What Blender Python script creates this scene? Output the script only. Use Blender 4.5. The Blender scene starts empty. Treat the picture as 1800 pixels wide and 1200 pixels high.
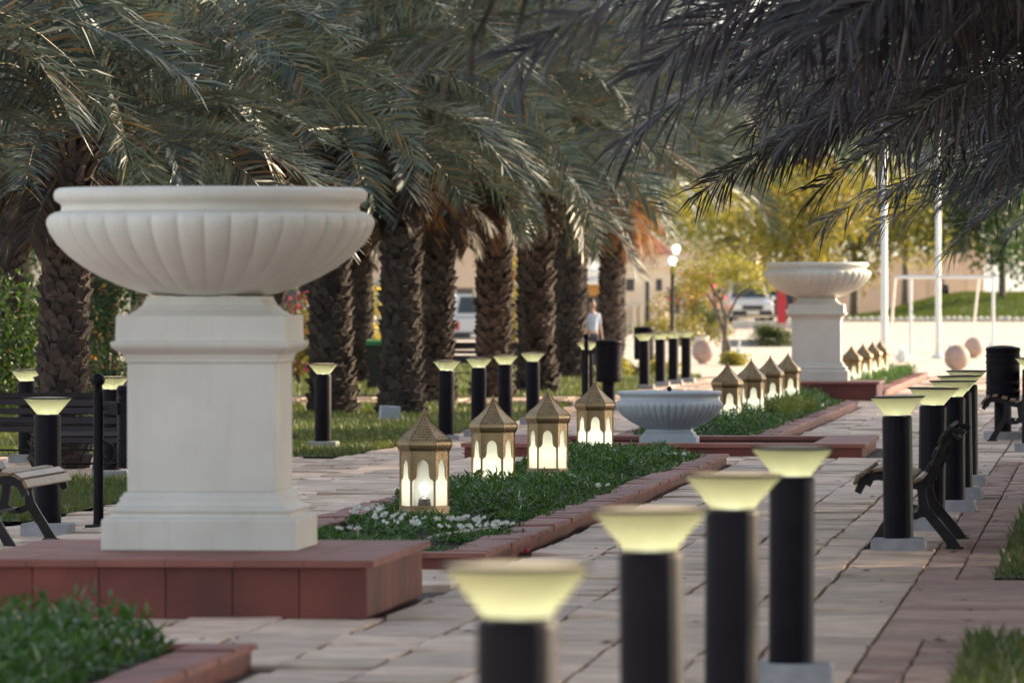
import bpy, bmesh, math, random
import numpy as np
from mathutils import Vector, Matrix
R = math.radians
PI = math.pi
sc = bpy.context.scene
C = sc.collection
random.seed(7)
rng = np.random.default_rng(7)

# ------------------------------------------------------------------ camera model (1800 px frame)
FPX, VPX, HOR, EYE = 12800.0, 1950.0, 525.0, 1.786
yaw = math.atan((VPX-900)/FPX); pit = math.atan((600-HOR)/FPX)
Fv = Vector((-math.sin(yaw)*math.cos(pit), math.cos(yaw)*math.cos(pit), -math.sin(pit)))
Rv = Vector((math.cos(yaw), math.sin(yaw), 0)); Uv = Rv.cross(Fv)
EYEP = Vector((0, 0, EYE))
def ray(px, py): return Fv*FPX + Rv*(px-900) + Uv*(600-py)
def sm(t):
    t = np.clip(t, 0, 1); return t*t*(3-2*t)
def gz(x, y):
    x = np.asarray(x, float); y = np.asarray(y, float)
    d = -.15*sm((-6.6-x)/2.6)*(1-sm((y-112)/28))*sm((y-38)/26)
    r = .0072*(np.clip(y, 200, 320)-200)*sm((x+22)/5)
    return d+r
def G(px, py):
    z = 0.
    for _ in range(20):
        d = ray(px, py); t = (z-EYE)/d.z; p = EYEP+d*t
        z = .5*z+.5*float(gz(p.x, p.y))
    return Vector((p.x, p.y, z))
def D(px, py, Y):
    d = ray(px, py); return EYEP+d*(Y/d.y)
def DG(px, Y):
    p = D(px, 525, Y); return Vector((p.x, Y, float(gz(p.x, Y))))

# ------------------------------------------------------------------ materials
def newmat(name):
    m = bpy.data.materials.new(name); m.use_nodes = True
    nt = m.node_tree
    return m, nt, nt.nodes, nt.links, nt.nodes['Principled BSDF']
def mat(name, c1, c2=None, rough=.6, metal=0., scale=4., bump=0., bscale=60., spec=.5, island=0., detail=6, coat=0.):
    m, nt, N, L, b = newmat(name)
    b.inputs['Roughness'].default_value = rough; b.inputs['Metallic'].default_value = metal
    b.inputs['Specular IOR Level'].default_value = spec
    b.inputs['Coat Weight'].default_value = coat
    if c2 is None: c2 = tuple(v*.8 for v in c1)
    tc = N.new('ShaderNodeTexCoord')
    nz = N.new('ShaderNodeTexNoise'); nz.inputs['Scale'].default_value = scale; nz.inputs['Detail'].default_value = detail
    L.new(tc.outputs['Object'], nz.inputs['Vector'])
    rp = N.new('ShaderNodeValToRGB'); rp.color_ramp.elements[0].position = .35; rp.color_ramp.elements[1].position = .65
    rp.color_ramp.elements[0].color = (*c1, 1); rp.color_ramp.elements[1].color = (*c2, 1)
    L.new(nz.outputs['Fac'], rp.inputs['Fac'])
    out = rp.outputs['Color']
    if island:
        g = N.new('ShaderNodeNewGeometry'); h = N.new('ShaderNodeHueSaturation')
        mr = N.new('ShaderNodeMapRange'); mr.inputs['To Min'].default_value = 1-island; mr.inputs['To Max'].default_value = 1+island
        L.new(g.outputs['Random Per Island'], mr.inputs['Value']); L.new(mr.outputs['Result'], h.inputs['Value'])
        L.new(out, h.inputs['Color']); out = h.outputs['Color']
    L.new(out, b.inputs['Base Color'])
    if bump:
        n2 = N.new('ShaderNodeTexNoise'); n2.inputs['Scale'].default_value = bscale; n2.inputs['Detail'].default_value = 8
        L.new(tc.outputs['Object'], n2.inputs['Vector'])
        bp = N.new('ShaderNodeBump'); bp.inputs['Strength'].default_value = bump; bp.inputs['Distance'].default_value = .02
        L.new(n2.outputs['Fac'], bp.inputs['Height']); L.new(bp.outputs['Normal'], b.inputs['Normal'])
    return m
def leafmat(name, cols, trans=.35, tcol=None, rough=.45, spec=.5):
    """leaf: island-random colour, thin translucency"""
    m, nt, N, L, b = newmat(name)
    b.inputs['Roughness'].default_value = rough; b.inputs['Specular IOR Level'].default_value = spec
    g = N.new('ShaderNodeNewGeometry'); rp = N.new('ShaderNodeValToRGB')
    el = rp.color_ramp.elements
    for i, (p, c) in enumerate(cols):
        e = el[i] if i < 2 else el.new(p)
        e.position = p; e.color = (*c, 1)
    L.new(g.outputs['Random Per Island'], rp.inputs['Fac']); L.new(rp.outputs['Color'], b.inputs['Base Color'])
    t = N.new('ShaderNodeBsdfTranslucent')
    mx = N.new('ShaderNodeMix'); mx.data_type = 'RGBA'; mx.inputs[0].default_value = .5
    L.new(rp.outputs['Color'], mx.inputs[6]); mx.inputs[7].default_value = (*(tcol or (.25, .22, .06)), 1)
    L.new(mx.outputs[2], t.inputs['Color'])
    ms = N.new('ShaderNodeMixShader'); ms.inputs[0].default_value = trans
    L.new(b.outputs[0], ms.inputs[1]); L.new(t.outputs[0], ms.inputs[2])
    L.new(ms.outputs[0], N['Material Output'].inputs['Surface'])
    return m
def emat(name, c, s):
    m, nt, N, L, b = newmat(name)
    b.inputs['Base Color'].default_value = (*c, 1); b.inputs['Emission Color'].default_value = (*c, 1); b.inputs['Emission Strength'].default_value = s
    return m
def transmat(name, c, fac=.75, rough=.3):
    m, nt, N, L, b = newmat(name)
    b.inputs['Base Color'].default_value = (*c, 1); b.inputs['Roughness'].default_value = rough
    t = N.new('ShaderNodeBsdfTranslucent'); t.inputs['Color'].default_value = (*c, 1)
    ms = N.new('ShaderNodeMixShader'); ms.inputs[0].default_value = fac
    L.new(b.outputs[0], ms.inputs[1]); L.new(t.outputs[0], ms.inputs[2]); L.new(ms.outputs[0], N['Material Output'].inputs['Surface'])
    return m
def clearmat(name):
    m, nt, N, L, b = newmat(name)
    t = N.new('ShaderNodeBsdfTransparent'); gl = N.new('ShaderNodeBsdfGlossy'); gl.inputs['Roughness'].default_value = .05
    ms = N.new('ShaderNodeMixShader'); ms.inputs[0].default_value = .06
    L.new(t.outputs[0], ms.inputs[1]); L.new(gl.outputs[0], ms.inputs[2]); L.new(ms.outputs[0], N['Material Output'].inputs['Surface'])
    return m
def brassmat(name, base, dark, vs):
    m, nt, N, L, b = newmat(name)
    tc = N.new('ShaderNodeTexCoord'); v = N.new('ShaderNodeTexVoronoi'); v.inputs['Scale'].default_value = vs; v.inputs['Randomness'].default_value = .35
    L.new(tc.outputs['Object'], v.inputs['Vector'])
    rp = N.new('ShaderNodeValToRGB'); rp.color_ramp.elements[0].position = .28; rp.color_ramp.elements[1].position = .36
    rp.color_ramp.elements[0].color = (*dark, 1); rp.color_ramp.elements[1].color = (*base, 1)
    L.new(v.outputs['Distance'], rp.inputs['Fac'])
    nz = N.new('ShaderNodeTexNoise'); nz.inputs['Scale'].default_value = 9; L.new(tc.outputs['Object'], nz.inputs['Vector'])
    mx = N.new('ShaderNodeMix'); mx.data_type = 'RGBA'; mx.blend_type = 'MULTIPLY'; mx.inputs[0].default_value = .7
    r2 = N.new('ShaderNodeValToRGB'); r2.color_ramp.elements[0].position = .3; r2.color_ramp.elements[0].color = (.55, .5, .45, 1); r2.color_ramp.elements[1].position = .6; r2.color_ramp.elements[1].color = (1, 1, 1, 1)
    L.new(nz.outputs['Fac'], r2.inputs['Fac']); L.new(rp.outputs['Color'], mx.inputs[6]); L.new(r2.outputs['Color'], mx.inputs[7])
    L.new(mx.outputs[2], b.inputs['Base Color'])
    b.inputs['Metallic'].default_value = .75; b.inputs['Roughness'].default_value = .42
    bp = N.new('ShaderNodeBump'); bp.inputs['Strength'].default_value = .5; bp.inputs['Distance'].default_value = .004
    L.new(rp.outputs['Color'], bp.inputs['Height']); L.new(bp.outputs['Normal'], b.inputs['Normal'])
    return m

M = {}
def streaked(name, c1, c2, stain):
    m = mat(name, c1, c2, rough=.55, scale=1.7, bump=.14, bscale=90)
    nt = m.node_tree; N = nt.nodes; L = nt.links; b = N['Principled BSDF']; src = b.inputs['Base Color'].links[0].from_socket
    tc = N.new('ShaderNodeTexCoord'); mp = N.new('ShaderNodeMapping'); mp.inputs['Scale'].default_value = (7, 7, .55); L.new(tc.outputs['Object'], mp.inputs['Vector'])
    nz = N.new('ShaderNodeTexNoise'); nz.inputs['Scale'].default_value = 1.6; nz.inputs['Detail'].default_value = 9; nz.inputs['Roughness'].default_value = .7; L.new(mp.outputs['Vector'], nz.inputs['Vector'])
    rp = N.new('ShaderNodeValToRGB'); rp.color_ramp.elements[0].position = .52; rp.color_ramp.elements[1].position = .78; rp.color_ramp.elements[1].color = (.24, .24, .24, 1); rp.color_ramp.elements[0].color = (0, 0, 0, 1); L.new(nz.outputs['Fac'], rp.inputs['Fac'])
    mx = N.new('ShaderNodeMix'); mx.data_type = 'RGBA'; L.new(rp.outputs['Color'], mx.inputs[0]); L.new(src, mx.inputs[6]); mx.inputs[7].default_value = (*stain, 1)
    L.new(mx.outputs[2], b.inputs['Base Color']); return m
M['white'] = streaked('white_paint', (.73, .705, .65), (.63, .605, .55), (.40, .37, .31))
M['fountain'] = mat('fountain_paint', (.50, .55, .59), (.42, .47, .52), rough=.5, scale=3, bump=.1, bscale=80)
M['black'] = mat('black_enamel', (.006, .005, .009), (.010, .008, .013), rough=.5, scale=6, spec=.10)
M['iron'] = mat('cast_iron', (.010, .008, .012), (.016, .013, .017), rough=.45, scale=12, bump=.1, bscale=120, spec=.3)
M['sand'] = mat('red_sandstone', (.20, .052, .036), (.11, .031, .026), rough=.7, scale=1.8, bump=.25, bscale=40, island=.18)
M['coping'] = mat('red_coping', (.29, .105, .078), (.20, .07, .054), rough=.65, scale=3, bump=.35, bscale=30, island=.14)
M['concrete'] = mat('grey_concrete', (.36, .36, .38), (.27, .27, .29), rough=.85, scale=8, bump=.4, bscale=60)
M['slab'] = mat('path_slab', (.72, .545, .425), (.50, .375, .29), rough=.66, scale=3.2, bump=.8, bscale=16, island=.24, detail=10)
M['brick'] = mat('path_brick', (.46, .30, .24), (.33, .21, .17), rough=.75, scale=4, bump=.4, bscale=30, island=.25)
M['joint'] = mat('joint_sand', (.10, .075, .06), (.06, .045, .04), rough=.95, scale=9)
M['plaza'] = mat('plaza_paving', (.66, .58, .48), (.55, .48, .40), rough=.75, scale=.6, bump=.2, bscale=5)
M['soil'] = mat('soil', (.045, .03, .022), (.025, .017, .013), rough=.95, scale=20, bump=.6, bscale=50)
M['lawn'] = mat('lawn_turf', (.055, .085, .022), (.085, .085, .03), rough=.9, scale=.9, bump=.5, bscale=30)
M['grass'] = leafmat('grass_blade', [(0, (.028, .062, .014)), (1, (.11, .11, .03)), (.6, (.05, .085, .018))], trans=.35, tcol=(.20, .24, .035))
M['farturf'] = mat('mound_turf', (.05, .12, .025), (.07, .14, .03), rough=.9, scale=2, bump=.5, bscale=8)
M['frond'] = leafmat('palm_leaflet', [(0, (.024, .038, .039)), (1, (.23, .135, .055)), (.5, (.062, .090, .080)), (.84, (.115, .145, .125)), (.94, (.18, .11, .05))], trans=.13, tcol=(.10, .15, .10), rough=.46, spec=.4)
M['darkfrond'] = leafmat('palm_leaflet_dusty_shade_tint', [(0, (.020, .018, .024)), (1, (.17, .14, .135)), (.6, (.036, .031, .036)), (.86, (.085, .070, .070))], trans=.14, tcol=(.12, .09, .06), rough=.45)  # dusty dry leaflet, with the crown's backlit shade darkened into its colour
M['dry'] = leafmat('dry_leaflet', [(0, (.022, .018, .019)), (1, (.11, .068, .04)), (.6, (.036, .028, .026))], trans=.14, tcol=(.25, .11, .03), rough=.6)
M['suntint_dry'] = leafmat('sun_tinted_dry_leaflet', [(0, (.10, .05, .022)), (1, (.40, .19, .06)), (.6, (.22, .105, .04))], trans=.4, tcol=(.55, .22, .05), rough=.6)  # brighter dry leaflet, orange sunlight put into its colour
M['rachis'] = mat('frond_stalk', (.13, .11, .055), (.09, .08, .05), rough=.6)
M['boot'] = mat('palm_trunk_boot', (.085, .062, .052), (.05, .036, .032), rough=.9, scale=14, bump=.6, bscale=70, island=.45)
M['core'] = mat('palm_trunk_core', (.03, .022, .02), (.02, .015, .014), rough=.95)
M['bark'] = mat('grey_bark', (.19, .155, .13), (.11, .09, .075), rough=.9, scale=6, bump=.6, bscale=30)
M['bedleaf'] = leafmat('bed_leaf', [(0, (.024, .075, .018)), (1, (.10, .19, .035)), (.5, (.042, .115, .026))], trans=.28, tcol=(.16, .30, .03), rough=.28, spec=.6)
M['yleaf'] = leafmat('sunny_leaf', [(0, (.12, .17, .025)), (1, (.38, .33, .05)), (.5, (.24, .26, .04))], trans=.45, tcol=(.55, .45, .06))
M['gleaf'] = leafmat('green_leaf', [(0, (.04, .085, .02)), (1, (.34, .20, .03)), (.5, (.08, .13, .025)), (.8, (.24, .22, .03))], trans=.42, tcol=(.45, .32, .04))  # green leaf palette with sunlit gold mixed into its colours
M['dleaf'] = leafmat('dark_leaf', [(0, (.018, .05, .014)), (1, (.07, .13, .03)), (.7, (.03, .07, .018))], trans=.3, tcol=(.12, .22, .03))
M['pink'] = leafmat('pink_bract', [(0, (.62, .05, .16)), (1, (.75, .22, .30))], trans=.4, tcol=(.8, .15, .25))
M['orangef'] = leafmat('orange_bract', [(0, (.75, .25, .05)), (1, (.8, .45, .10))], trans=.4, tcol=(.8, .4, .1))
M['yellowf'] = leafmat('yellow_flower', [(0, (.75, .55, .08)), (1, (.85, .70, .25))], trans=.4, tcol=(.8, .6, .1))
M['petal'] = leafmat('white_petal', [(0, (.78, .77, .72)), (1, (.85, .85, .82))], trans=.3, tcol=(.8, .8, .75))
M['brass'] = mat('brass', (.34, .235, .125), (.24, .16, .085), rough=.4, metal=.75, scale=9)
M['brassperf'] = brassmat('pierced_brass', (.37, .265, .145), (.07, .045, .028), 50)
M['pane'] = transmat('frosted_pane', (.93, .94, .88), .8)
M['clear'] = clearmat('clear_pane')
M['bulb'] = emat('lit_bulb', (1, .95, .80), 25)
M['bulb_b'] = emat('lit_bollard_bulb', (1, .97, .82), 44)
M['bowl'] = transmat('lamp_bowl', (.55, .56, .45), .8)
M['lid'] = mat('lamp_lid', (.60, .52, .37), (.50, .43, .31), rough=.6, spec=.2)
M['socket'] = mat('bulb_socket', (.10, .09, .09), rough=.5)
M['wood'] = mat('bench_wood', (.27, .17, .095), (.16, .10, .06), rough=.45, scale=9, bump=.15, bscale=60)
M['dkwood'] = mat('dark_bench_wood', (.035, .024, .024), (.02, .015, .016), rough=.4, scale=9, spec=.3)
M['pool'] = mat('basin_tile', (.025, .022, .03), (.04, .035, .045), rough=.2, scale=8)
M['wpaint'] = mat('white_pole', (.78, .80, .80), (.70, .72, .72), rough=.5, scale=3)
M['stoneball'] = mat('pink_stone', (.46, .33, .28), (.38, .27, .23), rough=.7, scale=6, bump=.15, bscale=60)
M['carwhite'] = mat('car_white', (.58, .60, .62), (.56, .58, .60), rough=.25, coat=.6)
M['carred'] = mat('car_maroon', (.10, .014, .025), (.08, .012, .02), rough=.25, coat=.6)
M['carblue'] = mat('car_blue', (.03, .06, .16), (.02, .05, .13), rough=.25, coat=.6)
M['glass'] = mat('car_glass', (.03, .05, .06), (.04, .06, .07), rough=.06)
M['tyre'] = mat('tyre', (.015, .015, .016), rough=.8)
M['rim'] = mat('wheel_rim', (.5, .5, .5), rough=.3, metal=.8)
M['trim'] = mat('dark_trim', (.03, .03, .033), rough=.5)
M['headl'] = mat('headlight_lens', (.7, .72, .72), rough=.1)
M['taill'] = mat('taillight_lens', (.5, .02, .02), rough=.15)
M['red'] = mat('red_paint', (.55, .03, .045), (.48, .025, .04), rough=.5)
M['cream'] = mat('cream_render', (.76, .64, .48), (.68, .56, .42), rough=.85, scale=1.2, bump=.15, bscale=12)
M['tan'] = mat('tan_render', (.72, .54, .39), (.65, .48, .35), rough=.9, scale=.7, bump=.15, bscale=8)
M['tile'] = mat('roof_tile', (.45, .21, .15), (.35, .15, .11), rough=.8, scale=6, island=.2)
M['orangewall'] = mat('sun_tinted_render', (.60, .32, .10), (.50, .26, .08), rough=.85, scale=1)  # kiosk wall, the orange of the sunlight is put into its colour
M['window'] = mat('window_glass', (.03, .03, .035), (.05, .05, .055), rough=.15)
M['globe'] = emat('lamp_globe', (1, .97, .9), .75)
M['water'] = transmat('water_spray', (.90, .92, .93), .5, .1)
M['skin'] = mat('skin', (.34, .20, .14), (.30, .17, .12), rough=.5)
M['shirt'] = mat('pale_shirt', (.34, .40, .50), (.30, .36, .46), rough=.8)
M['navy'] = mat('navy_cloth', (.02, .022, .04), (.03, .03, .05), rough=.85)
M['hair'] = mat('black_hair', (.01, .009, .009), rough=.5)
M['greenlid'] = mat('green_lid', (.04, .22, .06), rough=.5)
M['elbox'] = mat('grey_enamel', (.36, .40, .44), (.30, .34, .38), rough=.5)
M['hose'] = mat('pale_hose', (.55, .50, .40), rough=.5)
M['hedge'] = leafmat('hedge_leaf', [(0, (.03, .07, .02)), (1, (.09, .14, .03))], trans=.3)
M['hedgey'] = leafmat('yellowish_leaf', [(0, (.09, .15, .02)), (1, (.24, .26, .035))], trans=.3, tcol=(.3, .35, .04))
M['whitestone'] = mat('whitewashed_stone', (.70, .66, .58), (.6, .56, .5), rough=.85, scale=3, island=.15)

# ------------------------------------------------------------------ mesh builder
class MB:
    def __init__(s): s.v = []; s.f = []; s.m = []
    def add(s, vs, fs, mi=0):
        o = len(s.v); s.v += [tuple(v) for v in vs]; s.f += [tuple(i+o for i in f) for f in fs]; s.m += [mi]*len(fs)
    def box(s, x0, x1, y0, y1, z0, z1, c=0., mi=0, jit=None):
        """axis box with chamfered top edges (c)"""
        dz = jit or (0, 0, 0, 0)
        if c <= 0:
            vs = [(x0,y0,z0),(x1,y0,z0),(x1,y1,z0),(x0,y1,z0),(x0,y0,z1+dz[0]),(x1,y0,z1+dz[1]),(x1,y1,z1+dz[2]),(x0,y1,z1+dz[3])]
            s.add(vs, [(3,2,1,0),(4,5,6,7),(0,1,5,4),(1,2,6,5),(2,3,7,6),(3,0,4,7)], mi)
        else:
            vs = [(x0,y0,z0),(x1,y0,z0),(x1,y1,z0),(x0,y1,z0),
                  (x0,y0,z1-c+dz[0]),(x1,y0,z1-c+dz[1]),(x1,y1,z1-c+dz[2]),(x0,y1,z1-c+dz[3]),
                  (x0+c,y0+c,z1+dz[0]),(x1-c,y0+c,z1+dz[1]),(x1-c,y1-c,z1+dz[2]),(x0+c,y1-c,z1+dz[3])]
            s.add(vs, [(3,2,1,0),(0,1,5,4),(1,2,6,5),(2,3,7,6),(3,0,4,7),(4,5,9,8),(5,6,10,9),(6,7,11,10),(7,4,8,11),(8,9,10,11)], mi)
    def loft(s, rings, cap=True, mi=0):
        n = len(rings[0]); vs = [p for r in rings for p in r]; fs = []
        for k in range(len(rings)-1):
            for i in range(n):
                j = (i+1) % n; fs.append((k*n+i, k*n+j, (k+1)*n+j, (k+1)*n+i))
        if cap: fs.append(tuple(range(n))[::-1]); fs.append(tuple((len(rings)-1)*n+i for i in range(n)))
        s.add(vs, fs, mi)
    def lathe(s, prof, n=32, c=(0,0,0), cap=True, mi=0, rot=0., fl=None):
        rings = []
        for k, (r, z) in enumerate(prof):
            ring = []
            for i in range(n):
                a = 2*PI*i/n+rot; rr = r
                if fl: rr = r*fl(a, k)
                ring.append((c[0]+rr*math.cos(a), c[1]+rr*math.sin(a), c[2]+z))
            rings.append(ring)
        s.loft(rings, cap, mi)
    def sqloft(s, prof, cap=True, mi=0):
        """square section moulding: list of (half width, z)"""
        s.loft([[(-w,-w,z),(w,-w,z),(w,w,z),(-w,w,z)] for w, z in prof], cap, mi)
    def tube(s, pts, r, n=8, cap=True, mi=0):
        pts = [Vector(p) for p in pts]
        rr = r if isinstance(r, (list, tuple)) else [r]*len(pts)
        rings = []; up = Vector((0,0,1)); prev = None
        for i, p in enumerate(pts):
            t = (pts[min(i+1, len(pts)-1)]-pts[max(i-1, 0)]).normalized()
            if prev is None:
                a = t.cross(up if abs(t.z) < .95 else Vector((1,0,0))).normalized()
            else:
                a = (prev-t*prev.dot(t)).normalized()
            prev = a; b = t.cross(a)
            rings.append([p+(a*math.cos(2*PI*k/n)+b*math.sin(2*PI*k/n))*rr[i] for k in range(n)])
        s.loft(rings, cap, mi)
    def bar2d(s, pts, th, y0, y1, mi=0):
        """thick polyline in local XZ plane extruded from y0 to y1"""
        P = [Vector((p[0], p[1])) for p in pts]; tt = th if isinstance(th, (list, tuple)) else [th]*len(P)
        rings = []
        for i, p in enumerate(P):
            t = (P[min(i+1, len(P)-1)]-P[max(i-1, 0)]).normalized(); n = Vector((-t.y, t.x))*tt[i]/2
            rings.append([(p.x+n.x, y0, p.y+n.y), (p.x-n.x, y0, p.y-n.y), (p.x-n.x, y1, p.y-n.y), (p.x+n.x, y1, p.y+n.y)])
        s.loft(rings, True, mi)
    def prism(s, poly, d0, d1, fn, mi=0):
        """polygon (u,w) extruded in depth d via fn(u,w,d)"""
        n = len(poly)
        vs = [fn(u, w, d0) for u, w in poly]+[fn(u, w, d1) for u, w in poly]
        fs = [tuple(range(n)), tuple(range(n, 2*n))[::-1]]+[(i, i+n, (i+1) % n+n, (i+1) % n) for i in range(n)]
        s.add(vs, fs, mi)
    def ball(s, c, r, n=16, m=10, mi=0, sz=1.):
        prof = [(max(1e-4, r*math.sin(PI*k/m)), -r*sz*math.cos(PI*k/m)) for k in range(m+1)]
        s.lathe(prof, n, c, True, mi)
    def build(s, name, mats, parent=None, smooth=False, loc=None, auto=None, bevel=0.):
        me = bpy.data.meshes.new(name); me.from_pydata(s.v, [], s.f)
        for mm in (mats if isinstance(mats, (list, tuple)) else [mats]): me.materials.append(mm)
        if any(s.m): me.polygons.foreach_set('material_index', s.m)
        bm = bmesh.new(); bm.from_mesh(me); bmesh.ops.recalc_face_normals(bm, faces=bm.faces); bm.to_mesh(me); bm.free()
        if smooth or auto:
            me.polygons.foreach_set('use_smooth', [True]*len(me.polygons))
            if auto: me.set_sharp_from_angle(angle=R(auto))
        o = bpy.data.objects.new(name, me); C.objects.link(o)
        if parent: o.parent = parent
        if loc is not None: o.location = loc
        if bevel:
            md = o.modifiers.new('bevel', 'BEVEL'); md.width = bevel; md.segments = 2; md.limit_method = 'ANGLE'
        return o
def soup(name, V, F, mats, parent=None, mi=None, loc=None):
    """fast mesh from numpy arrays; F is a list of arrays of equal face size"""
    me = bpy.data.meshes.new(name)
    me.vertices.add(len(V)); me.vertices.foreach_set('co', np.asarray(V, np.float32).ravel())
    loops = np.concatenate([f.ravel() for f in F]).astype(np.int32)
    sizes = np.concatenate([np.full(len(f), f.shape[1], np.int32) for f in F])
    starts = np.concatenate([[0], np.cumsum(sizes)[:-1]]).astype(np.int32)
    me.loops.add(len(loops)); me.loops.foreach_set('vertex_index', loops)
    me.polygons.add(len(sizes)); me.polygons.foreach_set('loop_start', starts); me.polygons.foreach_set('loop_total', sizes)
    for mm in (mats if isinstance(mats, (list, tuple)) else [mats]): me.materials.append(mm)
    if mi is not None: me.polygons.foreach_set('material_index', mi.astype(np.int32))
    me.update(calc_edges=True); me.validate()
    o = bpy.data.objects.new(name, me); C.objects.link(o)
    if parent: o.parent = parent
    if loc is not None: o.location = loc
    return o
def tag(o, label=None, cat=None, group=None, kind=None):
    if label: o['label'] = label
    if cat: o['category'] = cat
    if group: o['group'] = group
    if kind: o['kind'] = kind
    return o
def empty(name, loc, rz=0., label=None, cat=None, group=None):
    o = bpy.data.objects.new(name, None); C.objects.link(o); o.empty_display_size = .2
    o.location = loc; o.rotation_euler.z = rz
    return tag(o, label, cat, group)
def copy_tree(o, parent=None):
    c = o.copy(); C.objects.link(c)
    if parent: c.parent = parent
    for ch in list(o.children): copy_tree(ch, c)
    return c
def inst(proto, first, loc, rz, label, scale=1., group=None):
    o = proto if first else copy_tree(proto)
    o.location = loc; o.rotation_euler.z = rz; o.scale = (scale,)*3; o['label'] = label
    if group: o['group'] = group
    return o

# ------------------------------------------------------------------ leaves (numpy)
def unit(a): return a/np.maximum(np.linalg.norm(a, axis=-1, keepdims=True), 1e-9)
def leaves(P, Dr, L, W, N=None, fold=.25, bend=.15):
    """kite-shaped two-sided leaf per point: base P, direction Dr, length L, width W -> V, [quads,quads]"""
    n = len(P); Dr = unit(Dr)
    if N is None: N = unit(rng.normal(size=(n, 3)))
    S = unit(np.cross(Dr, N)); Nn = np.cross(S, Dr)
    L = np.broadcast_to(np.asarray(L, float), (n,))[:, None]; W = np.broadcast_to(np.asarray(W, float), (n,))[:, None]
    b = P; mid = P+Dr*L*.5+Nn*(-fold*W); tip = P+Dr*L-Nn*L*bend
    l = P+Dr*L*.45+S*W*.5; r = P+Dr*L*.45-S*W*.5
    V = np.stack([b, l, tip, r, mid], 1).reshape(-1, 3); i = np.arange(n)[:, None]*5
    F = np.concatenate([i+np.array([[0, 4, 2, 1]]), i+np.array([[0, 3, 2, 4]])], 0)
    return V, F
def crown_points(n, blobs, shell=.5):
    """n points spread through a list of blobs (cx,cy,cz,rx,ry,rz), denser towards their surface"""
    b = np.array(blobs, float); w = b[:, 3]*b[:, 4]*b[:, 5]; w = w**(.75); k = rng.choice(len(b), n, p=w/w.sum())
    d = unit(rng.normal(size=(n, 3))); rad = shell+(1-shell)*rng.random((n, 1))**.7
    return b[k, :3]+d*rad*b[k, 3:6], d
def blob_set(n, rx, ry, rz, cz, br, flat=.8):
    """clump centres spread in an ellipsoid"""
    d = unit(rng.normal(size=(n, 3)))*rng.random((n, 1))**.45
    d[:, 2] = d[:, 2]*.9
    out = []
    for k in range(n):
        s = br*(.6+.8*rng.random()); out.append((d[k,0]*rx, d[k,1]*ry, cz+d[k,2]*rz, s, s, s*flat))
    return out
def leafcloud(name, n, blobs, m, parent, size, wid=.45, shell=.35, m2=None, frac2=0.):
    P, d = crown_points(n, blobs, shell)
    V, F = leaves(P, d+rng.normal(size=(n, 3))*.9+np.array([0, 0, -.3]), size*(.6+.8*rng.random(n)), size*wid*(.7+.6*rng.random(n)))
    return soup(name, V, [F], m, parent)

# ------------------------------------------------------------------ setting: ground
def grid(name, xs, ys, zf, m, kind='structure', off=0.):
    X, Y = np.meshgrid(np.array(xs, float), np.array(ys, float), indexing='xy'); Z = zf(X, Y)+off
    V = np.stack([X, Y, Z], -1).reshape(-1, 3); nx = len(xs); ny = len(ys)
    i, j = np.meshgrid(np.arange(nx-1), np.arange(ny-1)); a = (j*nx+i).ravel()
    F = np.stack([a, a+1, a+1+nx, a+nx], 1)
    o = soup(name, V, [F], m); o.data.polygons.foreach_set('use_smooth', [True]*len(F))
    return tag(o, kind=kind)
gx = [-2500, -800, -300, -120, -60, -40, -30]+list(np.arange(-26, 4.1, .75))+[6, 10, 20, 40, 80, 200, 600, 2500]
gy = [-200, -40, 0, 10, 20, 30]+list(np.arange(36, 160, 2.))+list(np.arange(160, 340, 6.))+[360, 400, 500, 700, 1200, 3000]
grid('ground', gx, gy, gz, M['plaza'], off=-.055)

def slabs(name, x0, x1, y0, y1, w, l, m, gap=.023, stag=.5, h=.05, dz=.008, tilt=.006, skip=None):
    mb = MB(); k = 0; x = x0
    while x < x1-.02:
        xe = min(x+w, x1); y = y0-(l*stag if k % 2 else 0)-random.random()*l*.2
        while y < y1-.02:
            ll = l*random.uniform(.9, 1.1); ye = min(y+ll, y1); ys = max(y, y0)
            if ye-ys > .08:
                zc = float(gz((x+xe)/2, (ys+ye)/2)); d = random.gauss(0, dz)
                if not (skip and skip((x+xe)/2, (ys+ye)/2)):
                    mb.box(x+gap/2, xe-gap/2, ys+gap/2, ye-gap/2, zc-h, zc+d*.6, .006, 0, [random.gauss(0, tilt) for _ in range(4)])
            y += ll
        x += w; k += 1
    return tag(mb.build(name, m), kind='structure')
feat = [(-6.75, -3.9, 40.3, 44.8), (-7.6, -2.5, 82.2, 87.8), (-6.3, -3.9, 47.8, 79), (-6.3, -3.9, 88, 120.2), (-6.6, -3.8, 127, 132), (-6.3, -3.9, 134, 167), (-6.3, -3.95, 15, 35.5)]
def infeat(x, y): return any(a+.25 < x < b-.25 and c+.35 < y < d-.35 for a, b, c, d in feat)
grid('path_bedding', np.arange(-9.4, -.5, .6), np.arange(14, 168, 2.), gz, M['joint'], off=-.03)
slabs('path', -4.05, -1.75, 14, 168, .5, .8, M['slab'], skip=infeat)
slabs('path', -6.25, -4.05, 14, 168, .55, .8, M['slab'], skip=infeat)
slabs('path', -9.35, -6.25, 14, 168, .52, .85, M['slab'], skip=infeat)
slabs('path', -1.75, -1.22, 14, 168, .53, .9, M['slab'])
for (a, b) in ((14, 38.4), (46.4, 80), (92, 128)):
    slabs('brick_strip', -1.22, -.72, a, b, .25, .5, M['brick'], gap=.014, h=.04, dz=.004)
slabs('cross_path', -1.22, 14, 38.4, 46.4, .9, .6, M['brick'], gap=.012, dz=.003, tilt=.002)
slabs('cross_path', -1.22, 6, 80, 92, .6, .9, M['slab'])
slabs('cross_path', -26, -9.35, 77.6, 88.4, .6, .9, M['slab'])
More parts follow.
